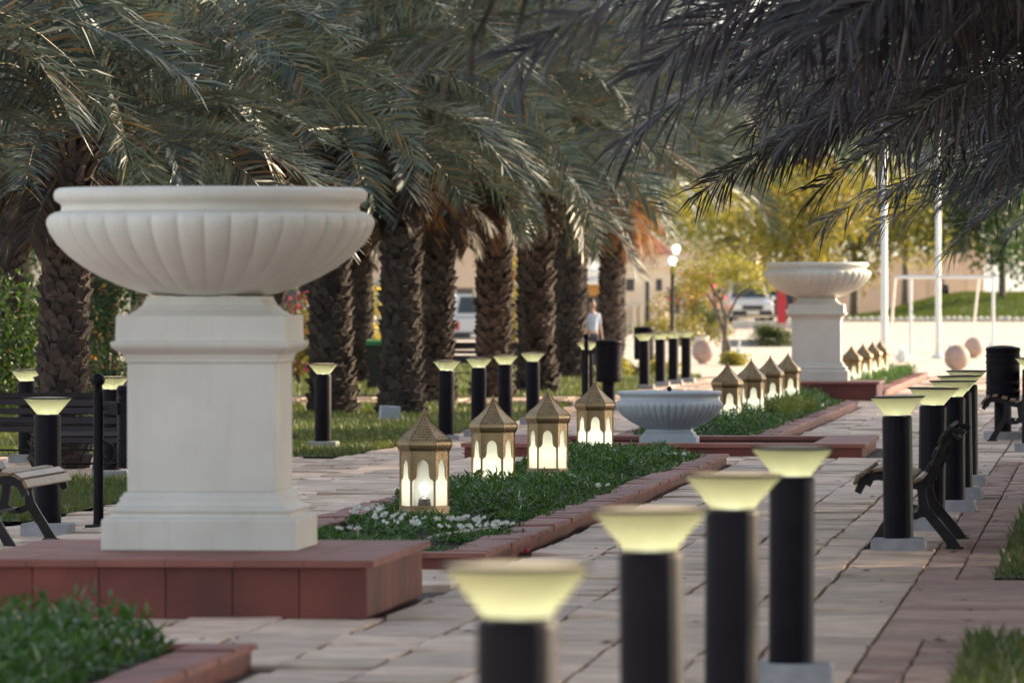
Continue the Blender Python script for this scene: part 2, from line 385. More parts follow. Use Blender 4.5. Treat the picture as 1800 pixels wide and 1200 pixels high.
slabs('cross_path', -26, -9.35, 127, 134, .6, .9, M['slab'])

def lawn(x0, x1, y0, y1, n, lit=1., hgt=.075):
    grid('lawn', np.linspace(x0, x1, 24), np.linspace(y0, y1, 24), lambda X, Y: gz(X, Y)+.012*np.sin(X*3.1)*np.sin(Y*1.7), M['lawn'], off=.012)
    P = np.stack([x0+(x1-x0)*rng.random(n)**1.3 if x0 > -1 else x1-(x1-x0)*rng.random(n)**1.3, rng.uniform(y0, y1, n), np.zeros(n)], 1); P[:, 2] = gz(P[:, 0], P[:, 1])+.005
    h = hgt*(.5+rng.random(n)); a = rng.random(n)*2*PI; w = .006+.008*rng.random(n)
    S = np.stack([np.cos(a), np.sin(a), 0*a], 1)*w[:, None]
    lean = np.stack([rng.normal(size=n)*.4, rng.normal(size=n)*.4, np.ones(n)], 1)*h[:, None]
    V = np.stack([P-S, P+S, P+lean], 1).reshape(-1, 3); F = (np.arange(n)[:, None]*3+np.array([[0, 1, 2]]))
    tag(soup('grass', V, [F], M['grass']), 'short uneven green grass blades of the lawn', 'grass', kind='stuff')
lawn(-30, -9.35, 62.5, 77.6, 50000)
lawn(-30, -9.35, 88.4, 127, 120000)
lawn(-34, -9.2, 134, 165, 60000, hgt=.1)
lawn(-36, -14, 165, 200, 40000, hgt=.12)
lawn(-.72, 20, 46.4, 80, 50000)
lawn(-.72, 16, 14, 38.4, 50000)
lawn(-.72, 16, 92, 128, 25000)

# ------------------------------------------------------------------ urns on pedestals
def flute(nf, amp, k0, k1):
    def f(a, k):
        if k < k0 or k > k1: return 1.
        e = min(1., (k-k0+.001)/1.5, (k1-k+.001)/1.2)
        c = abs(math.sin(nf*a/2)); return 1-amp*e*(1-c**.55)
    return f
def urn_bowl(name, parent, prof, nf, amp, k0, k1, m, z):
    mb = MB(); mb.lathe(prof, nf*10, (0, 0, z), True, 0, 0., flute(nf, amp, k0, k1))
    return mb.build(name, m, parent, auto=50)
URN = [(.26, 0), (.325, .002), (.40, .018), (.52, .055), (.64, .108), (.745, .168), (.835, .235), (.905, .305), (.948, .37), (.966, .42), (.964, .45), (.945, .476), (.915, .49), (.882, .497), (.876, .515), (.878, .535), (.897, .548), (.915, .562), (.922, .585), (.918, .61), (.905, .626), (.885, .633), (.80, .633), (.76, .60), (.70, .50), (.5, .42), (.01, .40)]
def pedestal_urn(loc, label_p, label_u, label_b):
    X, Y, Z = loc
    # red plinth
    b = empty('plinth', (X+.0, Y, Z), 0, label_b, 'plinth', 'red stone plinths')
    mb = MB(); x0, x1, y0, y1 = -1.13, 1.13, -2.05, 1.3
    mb.box(x0+.03, x1-.03, y0+.03, y1-.03, -.04, .27)
    t = .358
    def run(n, a0, a1, fn):
        for i in range(n):
            a = a0+(a1-a0)*i/n+.003; e = a0+(a1-a0)*(i+1)/n-.003; fn(a, e)
    run(6, x0, x1, lambda a, e: (mb.box(a, e, y0, y0+.029, 0, .284), mb.box(a, e, y1-.029, y1, 0, .284)))
    run(9, y0+.03, y1-.03, lambda a, e: (mb.box(x0, x0+.029, a, e, 0, .284), mb.box(x1-.029, x1, a, e, 0, .284)))
    mb.build('cladding', M['sand'], b)
    mb = MB(); o = .045
    n = 6
    for i in range(n):
        a = x0-o+(x1-x0+2*o)*i/n; e = x0-o+(x1-x0+2*o)*(i+1)/n
        for j in range(11):
            c = y0-o+(y1-y0+2*o)*j/11; d = y0-o+(y1-y0+2*o)*(j+1)/11
            if abs((a+e)/2) < .38 and abs((c+d)/2) < .38: continue
            mb.box(a+.0015, e-.0015, c+.0015, d-.0015, .286, .326, .004)
    mb.build('coping', M['coping'], b)
    p = empty('pedestal', (X, Y, Z+.326), 0, label_p, 'pedestal', 'white square pedestals')
    mb = MB()
    mb.sqloft([(.57, 0), (.57, .172), (.562, .182), (.525, .19), (.52, .212), (.535, .222), (.535, .238), (.52, .246), (.49, .256), (.475, .285), (.475, .303), (.462, .312), (.455, .33), (.437, .336)], True)
    mb.build('base_moulding', M['white'], p, bevel=.004)
    mb = MB(); mb.sqloft([(.435, .336), (.435, 1.083)]); mb.build('shaft', M['white'], p, bevel=.006)
    mb = MB(); mb.sqloft([(.437, 1.083), (.445, 1.098), (.445, 1.112), (.452, 1.118), (.452, 1.13), (.462, 1.14), (.485, 1.152), (.512, 1.172), (.521, 1.188), (.524, 1.205), (.517, 1.212), (.497, 1.215), (.493, 1.357), (.485, 1.364), (.43, 1.366)])
    mb.build('cornice', M['white'], p, bevel=.004)
    mb = MB(); mb.sqloft([(.43, 1.366), (.415, 1.378), (.385, 1.395), (.355, 1.425), (.338, 1.46), (.336, 1.474)]); mb.build('neck', M['white'], p, bevel=.004)
    u = empty('urn', (X, Y, Z+.326+1.476), 0, label_u, 'urn', 'white fluted urns')
    urn_bowl('bowl', u, URN[:13], 38, .024, 1, 11.5, M['white'], 0)
    mb = MB(); mb.lathe(URN[12:], 96); mb.build('rim', M['white'], u, auto=50)
pedestal_urn((-5.27, 42.55, 0), 'tall white square pedestal with stepped mouldings in the left foreground', 'large white fluted urn bowl filling the left foreground', 'red sandstone plinth with tiled sides under the foreground pedestal')
pf = G(1438, 700)
pedestal_urn((-5.2, 130.0, 0), 'distant white square pedestal rising behind the second row of lanterns', 'distant white fluted urn bowl seen below the hanging palm leaves', 'red sandstone plinth under the distant pedestal beyond the flower bed')

# low fountain
pool = empty('fountain_basin', (-5.05, 85, 0), 0, 'low square basin with dark inside and reddish stone rim round the small urn', 'basin')
mb = MB(); hw = 2.3
for (x0, x1, y0, y1) in ((-hw, hw, -2.55, -1.95), (-hw, hw, 1.95, 2.55), (-hw, -hw+.62, -1.945, 1.945), (hw-.62, hw, -1.945, 1.945)):
    nx = max(1, round((x1-x0)/.6)); ny = max(1, round((y1-y0)/.6))
    for i in range(nx):
        for j in range(ny):
            mb.box(x0+(x1-x0)*i/nx+.003, x0+(x1-x0)*(i+1)/nx-.003, y0+(y1-y0)*j/ny+.003, y0+(y1-y0)*(j+1)/ny-.003, .10, .145, .005)
mb.build('rim', M['coping'], pool)
mb = MB(); 
for (x0, x1, y0, y1) in ((-hw+.04, hw-.04, -2.5, -1.98), (-hw+.04, hw-.04, 1.98, 2.5), (-hw+.04, -hw+.58, -1.975, 1.975), (hw-.58, hw-.04, -1.975, 1.975)): mb.box(x0, x1, y0, y1, -.03, .098)
mb.build('wall', M['sand'], pool)
mb = MB(); mb.box(-1.66, 1.66, -1.93, 1.93, -.02, .03); mb.build('floor', M['pool'], pool)
fu = empty('fountain_urn', (-5.09, 84.4, .032), 0, 'low bluish white fluted fountain bowl on a short foot in the dark basin', 'fountain')
mb = MB(); mb.sqloft([(.33, 0), (.33, .155), (.325, .16), (.30, .165), (.30, .19), (.27, .215), (.255, .245)]); mb.build('foot', M['fountain'], fu, bevel=.004)
FU = [(.18, 0), (.235, .004), (.30, .02), (.38, .055), (.46, .10), (.53, .15), (.585, .205), (.615, .26), (.625, .29), (.618, .315), (.598, .335), (.575, .342), (.57, .36), (.573, .385), (.59, .40), (.605, .412), (.61, .43), (.605, .445), (.59, .452), (.55, .452), (.50, .42), (.40, .36), (.01, .34)]
urn_bowl('bowl', fu, FU[:11], 46, .035, 1, 9.6, M['fountain'], .235)
mb = MB(); mb.lathe(FU[10:], 72, (0, 0, .235)); mb.build('rim', M['fountain'], fu, auto=50)
mb = MB(); mb.tube([(0, 0, .57), (0, 0, .70)], .018, 8); mb.ball((0, 0, .71), .03, 10, 6); mb.build('spout', M['iron'], fu)

# ------------------------------------------------------------------ flower beds
def bed(x0, x1, y0, y1, label):
    b = empty('flower_bed', ((x0+x1)/2, y0, 0), 0, label, 'flower bed', 'red bordered flower beds')
    cx = (x0+x1)/2; mb = MB(); wb = .3
    def seg(a0, a1, c0, c1, along):
        n = max(1, round((a1-a0)/.62)) if along == 'x' else max(1, round((c1-c0)/.62))
        for i in range(n):
            if along == 'x': A, B, Cc, Dd = a0+(a1-a0)*i/n, a0+(a1-a0)*(i+1)/n, c0, c1
            else: A, B, Cc, Dd = a0, a1, c0+(c1-c0)*i/n, c0+(c1-c0)*(i+1)/n
            z = random.gauss(0, .004); t = [random.gauss(0, .004) for _ in range(4)]
            mb.box(A-cx+.004+random.gauss(0, .004), B-cx-.004+random.gauss(0, .004), Cc-y0+.004, Dd-y0-.004, .075, .108+z, .008, 0, t)
    seg(x0, x1, y0, y0+wb, 'x'); seg(x0, x1, y1-wb, y1, 'x'); seg(x0, x0+wb, y0+wb, y1-wb, 'y'); seg(x1-wb, x1, y0+wb, y1-wb, 'y')
    mb.build('border', M['coping'], b)
    mb = MB(); o = .03
    for (a, e, c, d) in ((x0+o, x1-o, y0+o, y0+wb-.01), (x0+o, x1-o, y1-wb+.01, y1-o), (x0+o, x0+wb-.01, y0+wb-.008, y1-wb+.008), (x1-wb+.01, x1-o, y0+wb-.008, y1-wb+.008)): mb.box(a-cx, e-cx, c-y0, d-y0, -.04, .073)
    mb.build('kerb', M['sand'], b)
    mb = MB(); mb.box(x0+wb-cx-.008, x1-wb-cx+.008, wb-.008, y1-y0-wb+.008, -.04, .06); mb.build('soil', M['soil'], b)
    return b
bed(-6.1, -4.1, 47.9, 78.8, 'long red bordered flower bed holding the four near lanterns')
bed(-6.1, -4.1, 88.2, 120, 'red bordered flower bed behind the low fountain bowl')
bed(-6.1, -4.1, 134.2, 166, 'far red bordered flower bed beyond the distant pedestal')
bed(-6.15, -4.15, 22, 35.4, 'nearest red bordered flower bed cut off at the lower left corner')

def bedplants(name, x0, x1, y0, y1, dens, hf, label, m=None, ls=.075):
    n = int((x1-x0)*(y1-y0)*dens); X = rng.uniform(x0, x1, n); Y = rng.uniform(y0, y1, n)
    H = np.array([hf(x, y) for x, y in zip(X, Y)]); k = H > .015; X, Y, H = X[k], Y[k], H[k]; n = len(X)
    H = H*(.65+.5*rng.random(n)); q = 11
    tl = rng.normal(size=(n, 2))*.22
    t = (np.arange(q)+.5)/q; t = .22+.78*t
    P = np.zeros((n, q, 3)); P[..., 0] = X[:, None]+tl[:, :1]*H[:, None]*t; P[..., 1] = Y[:, None]+tl[:, 1:]*H[:, None]*t; P[..., 2] = .06+H[:, None]*t
    a = rng.random((n, 1))*6.28+np.arange(q)*2.4+rng.normal(size=(n, q))*.3
    el = .15+.75*t[None]+rng.normal(size=(n, q))*.25
    Dr = np.stack([np.cos(a)*np.cos(el), np.sin(a)*np.cos(el), np.sin(el)], -1).reshape(-1, 3)
    P = P.reshape(-1, 3); N = np.array([0, 0, 1.])+rng.normal(size=P.shape)*.35
    V, F = leaves(P, Dr, ls*(.7+.6*rng.random(len(P))), ls*.32, N, .2, .18)
    # stems
    S0 = np.stack([X, Y, np.full(n, .05)], 1); S1 = np.stack([X+tl[:, 0]*H, Y+tl[:, 1]*H, .06+H], 1); w = np.array([[.003, 0, 0]])
    SV = np.stack([S0-w, S0+w, S1], 1).reshape(-1, 3); SF = np.arange(n)[:, None]*3+np.array([[0, 1, 2]])+len(V)
    o = soup(name, np.concatenate([V, SV]), [F, SF], m or M['bedleaf'])
    return tag(o, label, 'plants', kind='stuff')
def nz2(x, y): return .5+.25*math.sin(x*3.7+y*1.3)+.25*math.sin(y*2.3-x*1.9+1)
def h1(x, y):
    e = min(1, (x+5.85)/.16, (-4.4-x)/.25); n = nz2(x, y)
    if y < 57.2: return .04*max(0, e)*(.5+.7*n) if n > .45 and x < -5.25+.5*n else (.02 if n > .5 else 0)
    if y < 65.2:
        k = min(1, (y-57.1)/.9, (65.4-y)/1.2); return max(.07, .17*k)*(.75+.4*n)*max(.25, e)
    if y < 69.8: return .05*e*(.5+.7*n) if n > .45 else 0
    k = min(1, (y-69.6)/1.0, (78.6-y)/1.5); return max(.07, .19*k)*(.8+.3*n)*max(.25, e)
bedplants('bed_plants', -5.85, -4.32, 48.3, 78.4, 70, h1, 'glossy green low plants filling the bed around the near lanterns')
def h2(x, y):
    e = max(.2, min(1, (x+5.85)/.2, (-4.4-x)/.25)); return .26*e*(.75+.4*nz2(x, y))*min(1, (y-88)/1., (119.8-y)/1.5) if not (100 < y < 101.5) else .1
bedplants('bed_plants', -5.85, -4.32, 88.6, 119.6, 55, h2, 'green low plants in the bed behind the fountain bowl')
bedplants('bed_plants', -5.1, -4.42, 101.5, 109, 110, lambda x, y: .25*(.7+.4*nz2(x, y)), 'yellowish green low plants at the edge of the bed behind the fountain bowl', M['hedgey'], .085)
bedplants('bed_plants', -5.85, -4.35, 134.6, 165.6, 35, lambda x, y: .22*(.75+.4*nz2(x, y)), 'green low plants in the far bed by the small distant lanterns')
bedplants('bed_plants', -6.1, -4.5, 26, 34.9, 90, lambda x, y: .26*(.7+.5*nz2(x, y))*min(1, (35.2-y)/.8, max(.15, (-4.42-x)/.3)), 'blurred green low plants in the nearest bed at lower left', None, .085)

def flower_plant():
    e = empty('flower_plant', (0, 0, 0), 0, '', 'flower', 'small white flowers among the bed plants')
    n = 46; P = np.stack([rng.normal(size=n)*.09, rng.normal(size=n)*.09, .01+.07*rng.random(n)], 1)
    V, F = leaves(P, np.concatenate([rng.normal(size=(n, 2)), .5+rng.random((n, 1))], 1), .07, .028, np.array([[0, 0, 1.]])+rng.normal(size=(n, 3))*.3)
    soup('foliage', V, [F], M['bedleaf'], e)
    Ps = []; Ds = []
    for _ in range(6):
        c = np.array([random.gauss(0, .075), random.gauss(0, .075), .09+random.random()*.06])
        tl = np.array([random.gauss(0, .4), random.gauss(-.3, .4), 1.]); tl /= np.linalg.norm(tl); u1 = np.cross(tl, [1, 0, 0]); u1 /= np.linalg.norm(u1); u2 = np.cross(tl, u1)
        for k in range(5):
            a = k*2*PI/5+random.random()*.2; Ps.append(c); Ds.append(u1*math.cos(a)+u2*math.sin(a)+tl*.35)
    V, F = leaves(np.array(Ps), np.array(Ds), .032, .032, None, .1, .1)
    soup('blossom', V, [F], M['petal'], e)
    return e
fp = flower_plant(); first = True
for (px, py) in ((640, 904), (655, 899), (672, 906), (690, 907), (617, 928), (706, 925), (722, 909), (792, 915), (820, 911), (832, 914), (875, 920), (880, 922), (795, 928), (850, 925), (985, 843), (1000, 848), (968, 842), (1046, 853), (1190, 798), (1140, 800)):
    p = D(px, py+2, 12800/((py+2-525)/1.63))
    inst(fp, first, (p.x, p.y, .045), random.random()*6, 'small white blossoming flower plant low among green bed leaves', random.uniform(.75, 1.1)); first = False

# ------------------------------------------------------------------ lanterns
M['bulb_c'] = emat('lit_clear_bulb', (1, .95, .82), 16)
def lantern_proto(clear):
    e = empty('lantern', (0, 0, 0), 0, '', 'lantern', 'brass lanterns standing in the flower beds')
    def hx(r, z, tw=0): return [(r*math.cos(R(60*k)), r*math.sin(R(60*k)), z) for k in range(6)]   # flat faces towards +-Y
    mb = MB(); mb.loft([hx(.212, 0), hx(.212, .01), hx(.207, .014), hx(.196, .062), hx(.199, .064), hx(.199, .075)]); mb.build('base', M['brassperf'], e)
    mb = MB(); hw = .095; ap = .19*math.cos(R(30))
    arch = [(.083, .075), (.083, .272), (.078, .284), (.066, .290), (.056, .298), (.051, .312), (.047, .335), (.0455, .375), (.042, .405), (.031, .428), (.014, .441), (0, .446)]
    pl = [(hw, .075), (hw, .512), (-hw, .512), (-hw, .075)]+[(-u, w) for u, w in arch]+[(u, w) for u, w in arch[-2::-1]]
    for k in range(6):
        a = R(60*k+30)
        def fn(u, w, d, a=a): return ((ap+d)*math.cos(a)-u*math.sin(a), (ap+d)*math.sin(a)+u*math.cos(a), w)
        mb.prism(pl, 0, -.006, fn)
    mb.build('arcade', M['brassperf'], e)
    mb = MB()
    for k in range(6):
        a = R(60*k); mb.tube([(.191*math.cos(a), .191*math.sin(a), .075), (.191*math.cos(a), .191*math.sin(a), .512)], .0055, 6)
    mb.loft([hx(.1935, .074), hx(.1935, .084), hx(.182, .084), hx(.182, .074)], False); mb.build('corner_rail', M['brass'], e)
    for k in range(6):
        a = R(60*k+30); mb = MB()
        def fn(u, w, d, a=a): return ((ap+d)*math.cos(a)-u*math.sin(a), (ap+d)*math.sin(a)+u*math.cos(a), w)
        mb.prism([(.089, .078), (.089, .46), (-.089, .46), (-.089, .078)], -.010, -.0125, fn)
        mb.build('pane', M['clear'] if (clear and k == 4) else M['pane'], e)
    mb = MB(); prof = [(.196, .512), (.201, .522), (.210, .54), (.2155, .56), (.213, .582), (.200, .604), (.170, .632), (.132, .662), (.097, .695), (.068, .728), (.042, .762), (.020, .79), (.011, .803)]
    mb.loft([hx(r, z) for r, z in prof])
    for k in range(6):
        a = R(60*k+30); c = .205*math.cos(R(30)); n = Vector((math.cos(a)*.75, math.sin(a)*.75, .66)); ctr = Vector(((c-.0145)*math.cos(a), (c-.0145)*math.sin(a), .612)); t1 = Vector((-math.sin(a), math.cos(a), 0)); t2 = n.normalized().cross(t1)
        mb.add([ctr+n*.0015+(t1*math.cos(q*PI/4)+t2*math.sin(q*PI/4))*.011 for q in range(8)], [tuple(range(8))], 1)
    ro = mb.build('roof', [M['brassperf'], M['trim']], e)
    mb = MB()
    for k in range(6):
        mb.tube([(r*1.002*math.cos(R(60*k)), r*1.002*math.sin(R(60*k)), z) for r, z in prof], .004, 5)
    mb.build('ridge', M['brass'], ro)
    mb = MB(); mb.lathe([(.014, .798), (.018, .806), (.010, .813), (.006, .818), (.011, .826), (.008, .836), (.002, .85)], 10); mb.build('finial', M['brass'], ro, smooth=True)
    mb = MB(); mb.lathe([(.052, .076), (.052, .11), (.047, .112), (.047, .135), (.03, .15)], 20); mb.build('socket', M['socket'], e)
    mb = MB(); mb.ball((0, 0, .215), .036, 12, 8, 0, 1.35); mb.build('bulb', M['bulb_c' if clear else 'bulb'], e, smooth=True)
    return e
LC = lantern_proto(True); LP = lantern_proto(False)
lan = [(746, 913, .06, 'near brass lantern with a clear pane showing its glowing bulb and dark socket'),
       (867, 866, .05, 'brass lantern with lit frosted panes rising from leaves, second from the foreground'),
       (963, 842, .10, 'brass lantern with lit panes standing above white flowers, its whole base showing'),
       (1046, 809, .13, 'brass lantern closest to the low fountain bowl, backed by black bollards')]
for i, (px, py, rz, lb) in enumerate(lan):
    p = D(px, py, 12800/((py-525)/1.72))
    o = inst(LC if i == 0 else LP, i < 2, (p.x, p.y, .085), rz-.04, lb)
lan2 = [(1279, 52, 'small brass lantern partly hidden behind the rim of the fountain bowl'),
        (1320.5, 50, 'small brass lantern second from the fountain bowl behind green plants'),
        (1354, 48, 'small brass lantern among yellowish leaves, third beyond the fountain bowl'),
        (1385, 46, 'small brass lantern beside the base of the distant pedestal')]
for i, (px, w, lb) in enumerate(lan2):
    Y = 4.9*12800/(1950-px)*1.01
    p = D(px, 700, Y); inst(LP, False, (p.x, Y, .12), [.22, .25, .27, .3][i], lb)
for i, (px, lb) in enumerate(((1497, 'tiny far lantern touching the right side of the distant pedestal'), (1517, 'tiny far lantern second from the distant pedestal in bright light'), (1534, 'tiny far lantern third from the distant pedestal'), (1547, 'tiny far lantern beside the foot of the tall white pole'))):
    Y = 4.95*12800/(1950-px); p = D(px, 650, Y); inst(LP, False, (p.x, Y, .062), .3, lb)

# ------------------------------------------------------------------ bollard lights
def bollard_proto():
    e = empty('bollard_light', (0, 0, 0), 0, '', 'bollard light', 'black bollard lights with glowing bowls')
    mb = MB(); mb.box(-.19, .19, -.19, .19, -.12, .10, .012); mb.build('base_block', M['concrete'], e)
    mb = MB(); mb.lathe([(.106, .10), (.106, .94), (.104, .952), (.096, .962), (.086, .966)], 64, fl=lambda a, k: 1-.022*(1-abs(math.sin(8*a))**.5)); mb.build('post', M['black'], e, auto=40)
    mb = MB(); mb.lathe([(.088, .967), (.090, .974), (.186, 1.086), (.190, 1.089), (.186, 1.089), (.086, .974), (.07, .970)], 40, cap=False); b = mb.build('lamp_bowl', M['bowl'], e, auto=40)
    mb = MB(); mb.ball((0, 0, .998), .028, 10, 6); mb.build('bulb', M['bulb_b'], b, smooth=True)
    mb = MB(); mb.lathe([(.188, 1.089), (.198, 1.090), (.199, 1.098), (.194, 1.100), (.186, 1.0985), (.18, 1.09)], 40, cap=False); mb.build('rim', M['black'], e, auto=40)
    mb = MB(); mb.lathe([(.181, 1.090), (.181, 1.0975), (.12, 1.103), (.001, 1.106)], 32, cap=True); mb.build('lid', M['lid'], e, auto=40)
    return e
BP = bollard_proto(); bf = True
def bol(loc, label, s=1.):
    global bf
    o = inst(BP, bf, loc, random.uniform(-.06, .06), label, s); bf = False
    o.rotation_euler.x = random.gauss(0, .004); o.rotation_euler.y = random.gauss(0, .006)
for px, s, lb in ((911, 683, 'closest and most blurred bollard light, cut off by the lower edge'), (1150, 538, 'blurred bollard light second from the camera in the near row'), (1285, 449, 'blurred bollard light third in the near row, its bowl overlapping the next'), (1391, 379, 'last bollard light of the near row with its grey base at the lower edge')):
    p = D(px, 525, 12800/s); bol((p.x, p.y, 0), lb)
for px, s, lb in ((1580, 249, 'bollard light standing right in front of the black bench at right'), (1637, 227, 'bollard light just behind the bench backrest at right'), (1675, 209, 'bollard light third along the right row past the bench'), (1690, 196, 'bollard light fourth along the right row, mostly hidden by the others'), (1700, 183, 'farthest bollard light of the right row, nearest the ribbed bin')):
    p = D(px, 525, 12800/s); bol((p.x, p.y, 0), lb)
for px, s, lb in ((568, 137, 'single bollard light on the lawn edge just right of the big pedestal'), (784, 131, 'bollard light directly behind the near lantern roofs, in front of the thick palm trunk'), (841, 126, 'bollard light second of the four along the lawn, above the second lantern'), (888, 120, 'bollard light third of the four along the lawn edge'), (937, 114.5, 'bollard light fourth of the lawn row in front of a palm trunk'), (1033, 101, 'bollard light standing beside the hanging black litter bin')):
    p = DG(px, 12800/s); bol(p, lb)
for px, s, lb in ((1133, 89.5, 'first of the four bunched far bollard lights, in front of a bin'), (1161, 86.5, 'second of the four bunched far bollard lights'), (1183.5, 84.5, 'third of the four bunched far bollard lights'), (1206, 82.5, 'last of the four bunched far bollard lights, nearest the pale stone ball')):
    p = DG(px, 12800/s); bol(p, lb)
p = DG(84, 12800/222); bol(p, 'bollard light behind the wooden bench at the left edge')
p = DG(48, 12800/150); bol(p, 'small bollard light half hidden by the leftmost palm trunk')
p = DG(196, 12800/165); bol(p, 'bollard light peeping between the ball topped post and the bin at left')
p = DG(1812, 12800/150); bol(p, 'bollard light cut by the right edge beside the ribbed bin')

# ------------------------------------------------------------------ benches (front faces local +X, length along Y)
def bench_proto(wood, nm, L=2.3):
    e = empty('park_bench', (0, 0, 0), 0, '', 'bench', 'park benches with black iron ends')
    seat = [(.39, .435), (.365, .485), (.32, .515), (.25, .522), (.15, .50), (.05, .468), (-.04, .452), (-.10, .475)]
    back = [(-.06, .455), (-.115, .52), (-.155, .60), (-.195, .70), (-.235, .785), (-.275, .83), (-.325, .842), (-.352, .82)]
    for y in (-L/2+.12, L/2-.12):
        mb = MB(); a, b = y-.026, y+.026
        mb.bar2d([(.405, .40)]+seat, [.05, .055, .06, .06, .06, .06, .065, .065, .06], a, b)
        mb.bar2d(back, [.06, .058, .055, .052, .05, .05, .045, .04], a+.002, b-.002)
        mb.bar2d([(.12, .48), (.115, .38), (.13, .29), (.19, .19), (.27, .06), (.30, .0)], [.07, .06, .075, .07, .075, .09], a+.001, b-.001)
        mb.bar2d([(-.05, .46), (-.055, .37), (-.07, .29), (-.15, .19), (-.25, .07), (-.29, .0)], [.07, .06, .075, .07, .075, .09], a+.0015, b-.0015)
        mb.bar2d([(.14, .27), (.06, .235), (-.01, .235), (-.08, .27)], .05, a+.004, b-.004)
        mb.box(.23, .36, a-.01, b+.01, 0, .018); mb.box(-.35, -.22, a-.01, b+.01, 0, .018)
        mb.build('end_frame', M['iron'], e)
    def slat(mb, pts, k, wd=.062, th=.026):
        # k in param along polyline
        n = len(pts)-1; f = k*n; i = min(int(f), n-1); t = f-i
        p = Vector(pts[i]).lerp(Vector(pts[i+1]), t); d = (Vector(pts[i+1])-Vector(pts[i])).normalized(); nn = Vector((-d.y, d.x))
        if nn.y < 0 and pts is seat: nn = -nn
        return p, d, nn
    mb = MB()
    for k in (.10, .25, .42, .57, .72, .86):
        p, d, nn = slat(mb, seat, k); nn = nn if nn.y > 0 else -nn; c = p+nn*.046
        q = [c-d*.032-nn*.013, c+d*.032-nn*.013, c+d*.032+nn*.013, c-d*.032+nn*.013]
        mb.prism([(v.x, v.y) for v in q], -L/2, L/2, lambda u, w, y: (u, y, w))
    mb.build('seat', wood, e, bevel=.004)
    mb = MB()
    for k in (.22, .38, .54, .70, .86):
        p, d, nn = slat(mb, back, k); nn = nn if nn.x > 0 else -nn; c = p+nn*.042
        q = [c-d*.034-nn*.012, c+d*.034-nn*.012, c+d*.034+nn*.012, c-d*.034+nn*.012]
        mb.prism([(v.x, v.y) for v in q], -L/2, L/2, lambda u, w, y: (u, y, w))
    mb.build('backrest', wood if wood is not M['wood'] else M['dkwood'], e, bevel=.004)
    mb = MB(); mb.tube([(.02, -L/2+.12, .25), (.02, L/2-.12, .25)], .012, 8); mb.build('stretcher', M['iron'], e)
    return e
B1 = bench_proto(M['wood'], 'w'); B2 = bench_proto(M['dkwood'], 'd')
p = G(1607, 965); inst(B1, True, (p.x, p.y+1.1, 0), PI, 'black park bench with tan seat slats, seen end on behind a bollard at right')
p = DG(35, 54.8); inst(B1, False, (-8.45, 54.8, float(gz(-8.4, 54.8))), 0, 'park bench with pale wooden seat edge at the far left edge')
p = DG(12, 80.5); inst(B2, True, p, -PI/2, 'dark slatted bench at far left behind the wooden bench, facing the camera')
p = DG(262, 74); inst(B2, False, p, -PI/2, 'dark slatted bench hidden mostly behind the ball topped post and big pedestal')
p = DG(1785, 12800/140); inst(B1, False, (p.x, p.y+1.2, 0), PI, 'black bench behind the ribbed bin at the right edge')
p = DG(812, 150); inst(B2, False, p, -PI/2, 'dark bench with sunlit slats between palm trunks below the parked white car')

# ------------------------------------------------------------------ litter bins
def bin_proto():
    e = empty('litter_bin', (0, 0, 0), 0, '', 'litter bin', 'black barrel litter bins on posts')
    mb = MB(); mb.box(-.20, .20, -.20, .20, -.12, .10, .012); mb.build('base_block', M['concrete'], e)
    mb = MB(); mb.lathe([(.11, .10), (.11, .485)], 32); mb.build('post', M['black'], e, auto=40)
    prof = [(.15, .48), (.205, .484), (.214, .50)]
    for z in (.60, .72, .98, 1.06): prof += [(.214, z-.016), (.221, z-.01), (.221, z+.01), (.214, z+.016)]
    prof += [(.214, 1.12), (.222, 1.13), (.222, 1.152), (.208, 1.17), (.17, 1.175), (.165, 1.14)]
    mb = MB(); mb.lathe(prof, 48); mb.build('barrel', M['black'], e, auto=40)
    mb = MB(); mb.lathe([(.17, 1.176), (.12, 1.19), (.03, 1.196)], 32); mb.build('lid', M['black'], e, auto=40)
    return e
def bin_stand(loc, label):
    e = empty('ball_post', loc, 0, label, 'post', 'black posts with a ball finial')
    mb = MB(); mb.box(-.10, .10, -.10, .10, -.06, .012); mb.build('foot_plate', M['iron'], e)
    mb = MB(); mb.lathe([(.048, .012), (.043, .05), (.043, 1.12), (.038, 1.135), (.03, 1.14), (.03, 1.15), (.04, 1.155), (.03, 1.165), (.024, 1.175)], 24); mb.build('shaft', M['black'], e, auto=40)
    mb = MB(); mb.ball((0, 0, 1.222), .056, 20, 12); mb.build('finial', M['black'], e, smooth=True)
    mb = MB(); mb.tube([(.0, 0, .98), (.13, 0, .98)], .014, 8); mb.box(.10, .17, -.05, .05, .93, 1.03)
    pts = [(.04+.10*math.cos(a)*(1-a/9), 0, .62+.10*math.sin(a)*(1-a/9)) for a in np.linspace(-1.4, 5.2, 24)]
    mb.tube(pts, .009, 6); mb.build('bracket', M['iron'], e)
    return e
NB = bin_proto()
p = G(1763, 772); inst(NB, True, (p.x, p.y, 0), .3, 'black ribbed barrel litter bin at the right edge on a grey base')
p = DG(173, 12800/212); bin_stand(p, 'black post with a ball finial left of the big pedestal')
inst(NB, False, (p.x+.37, p.y+.05, p.z), .1, 'black barrel litter bin half hidden behind the big pedestal')
p = DG(1070, 121); inst(NB, False, p, .4, 'black ribbed litter bin in front of the stubby palm trunk, beside the standing man')
p = DG(1031, 124.5); bin_stand(p, 'distant black ball topped post behind the bollard by the litter bin')
p = DG(1132, 156); inst(NB, False, p, .2, 'distant black litter bin behind the four bunched bollards')

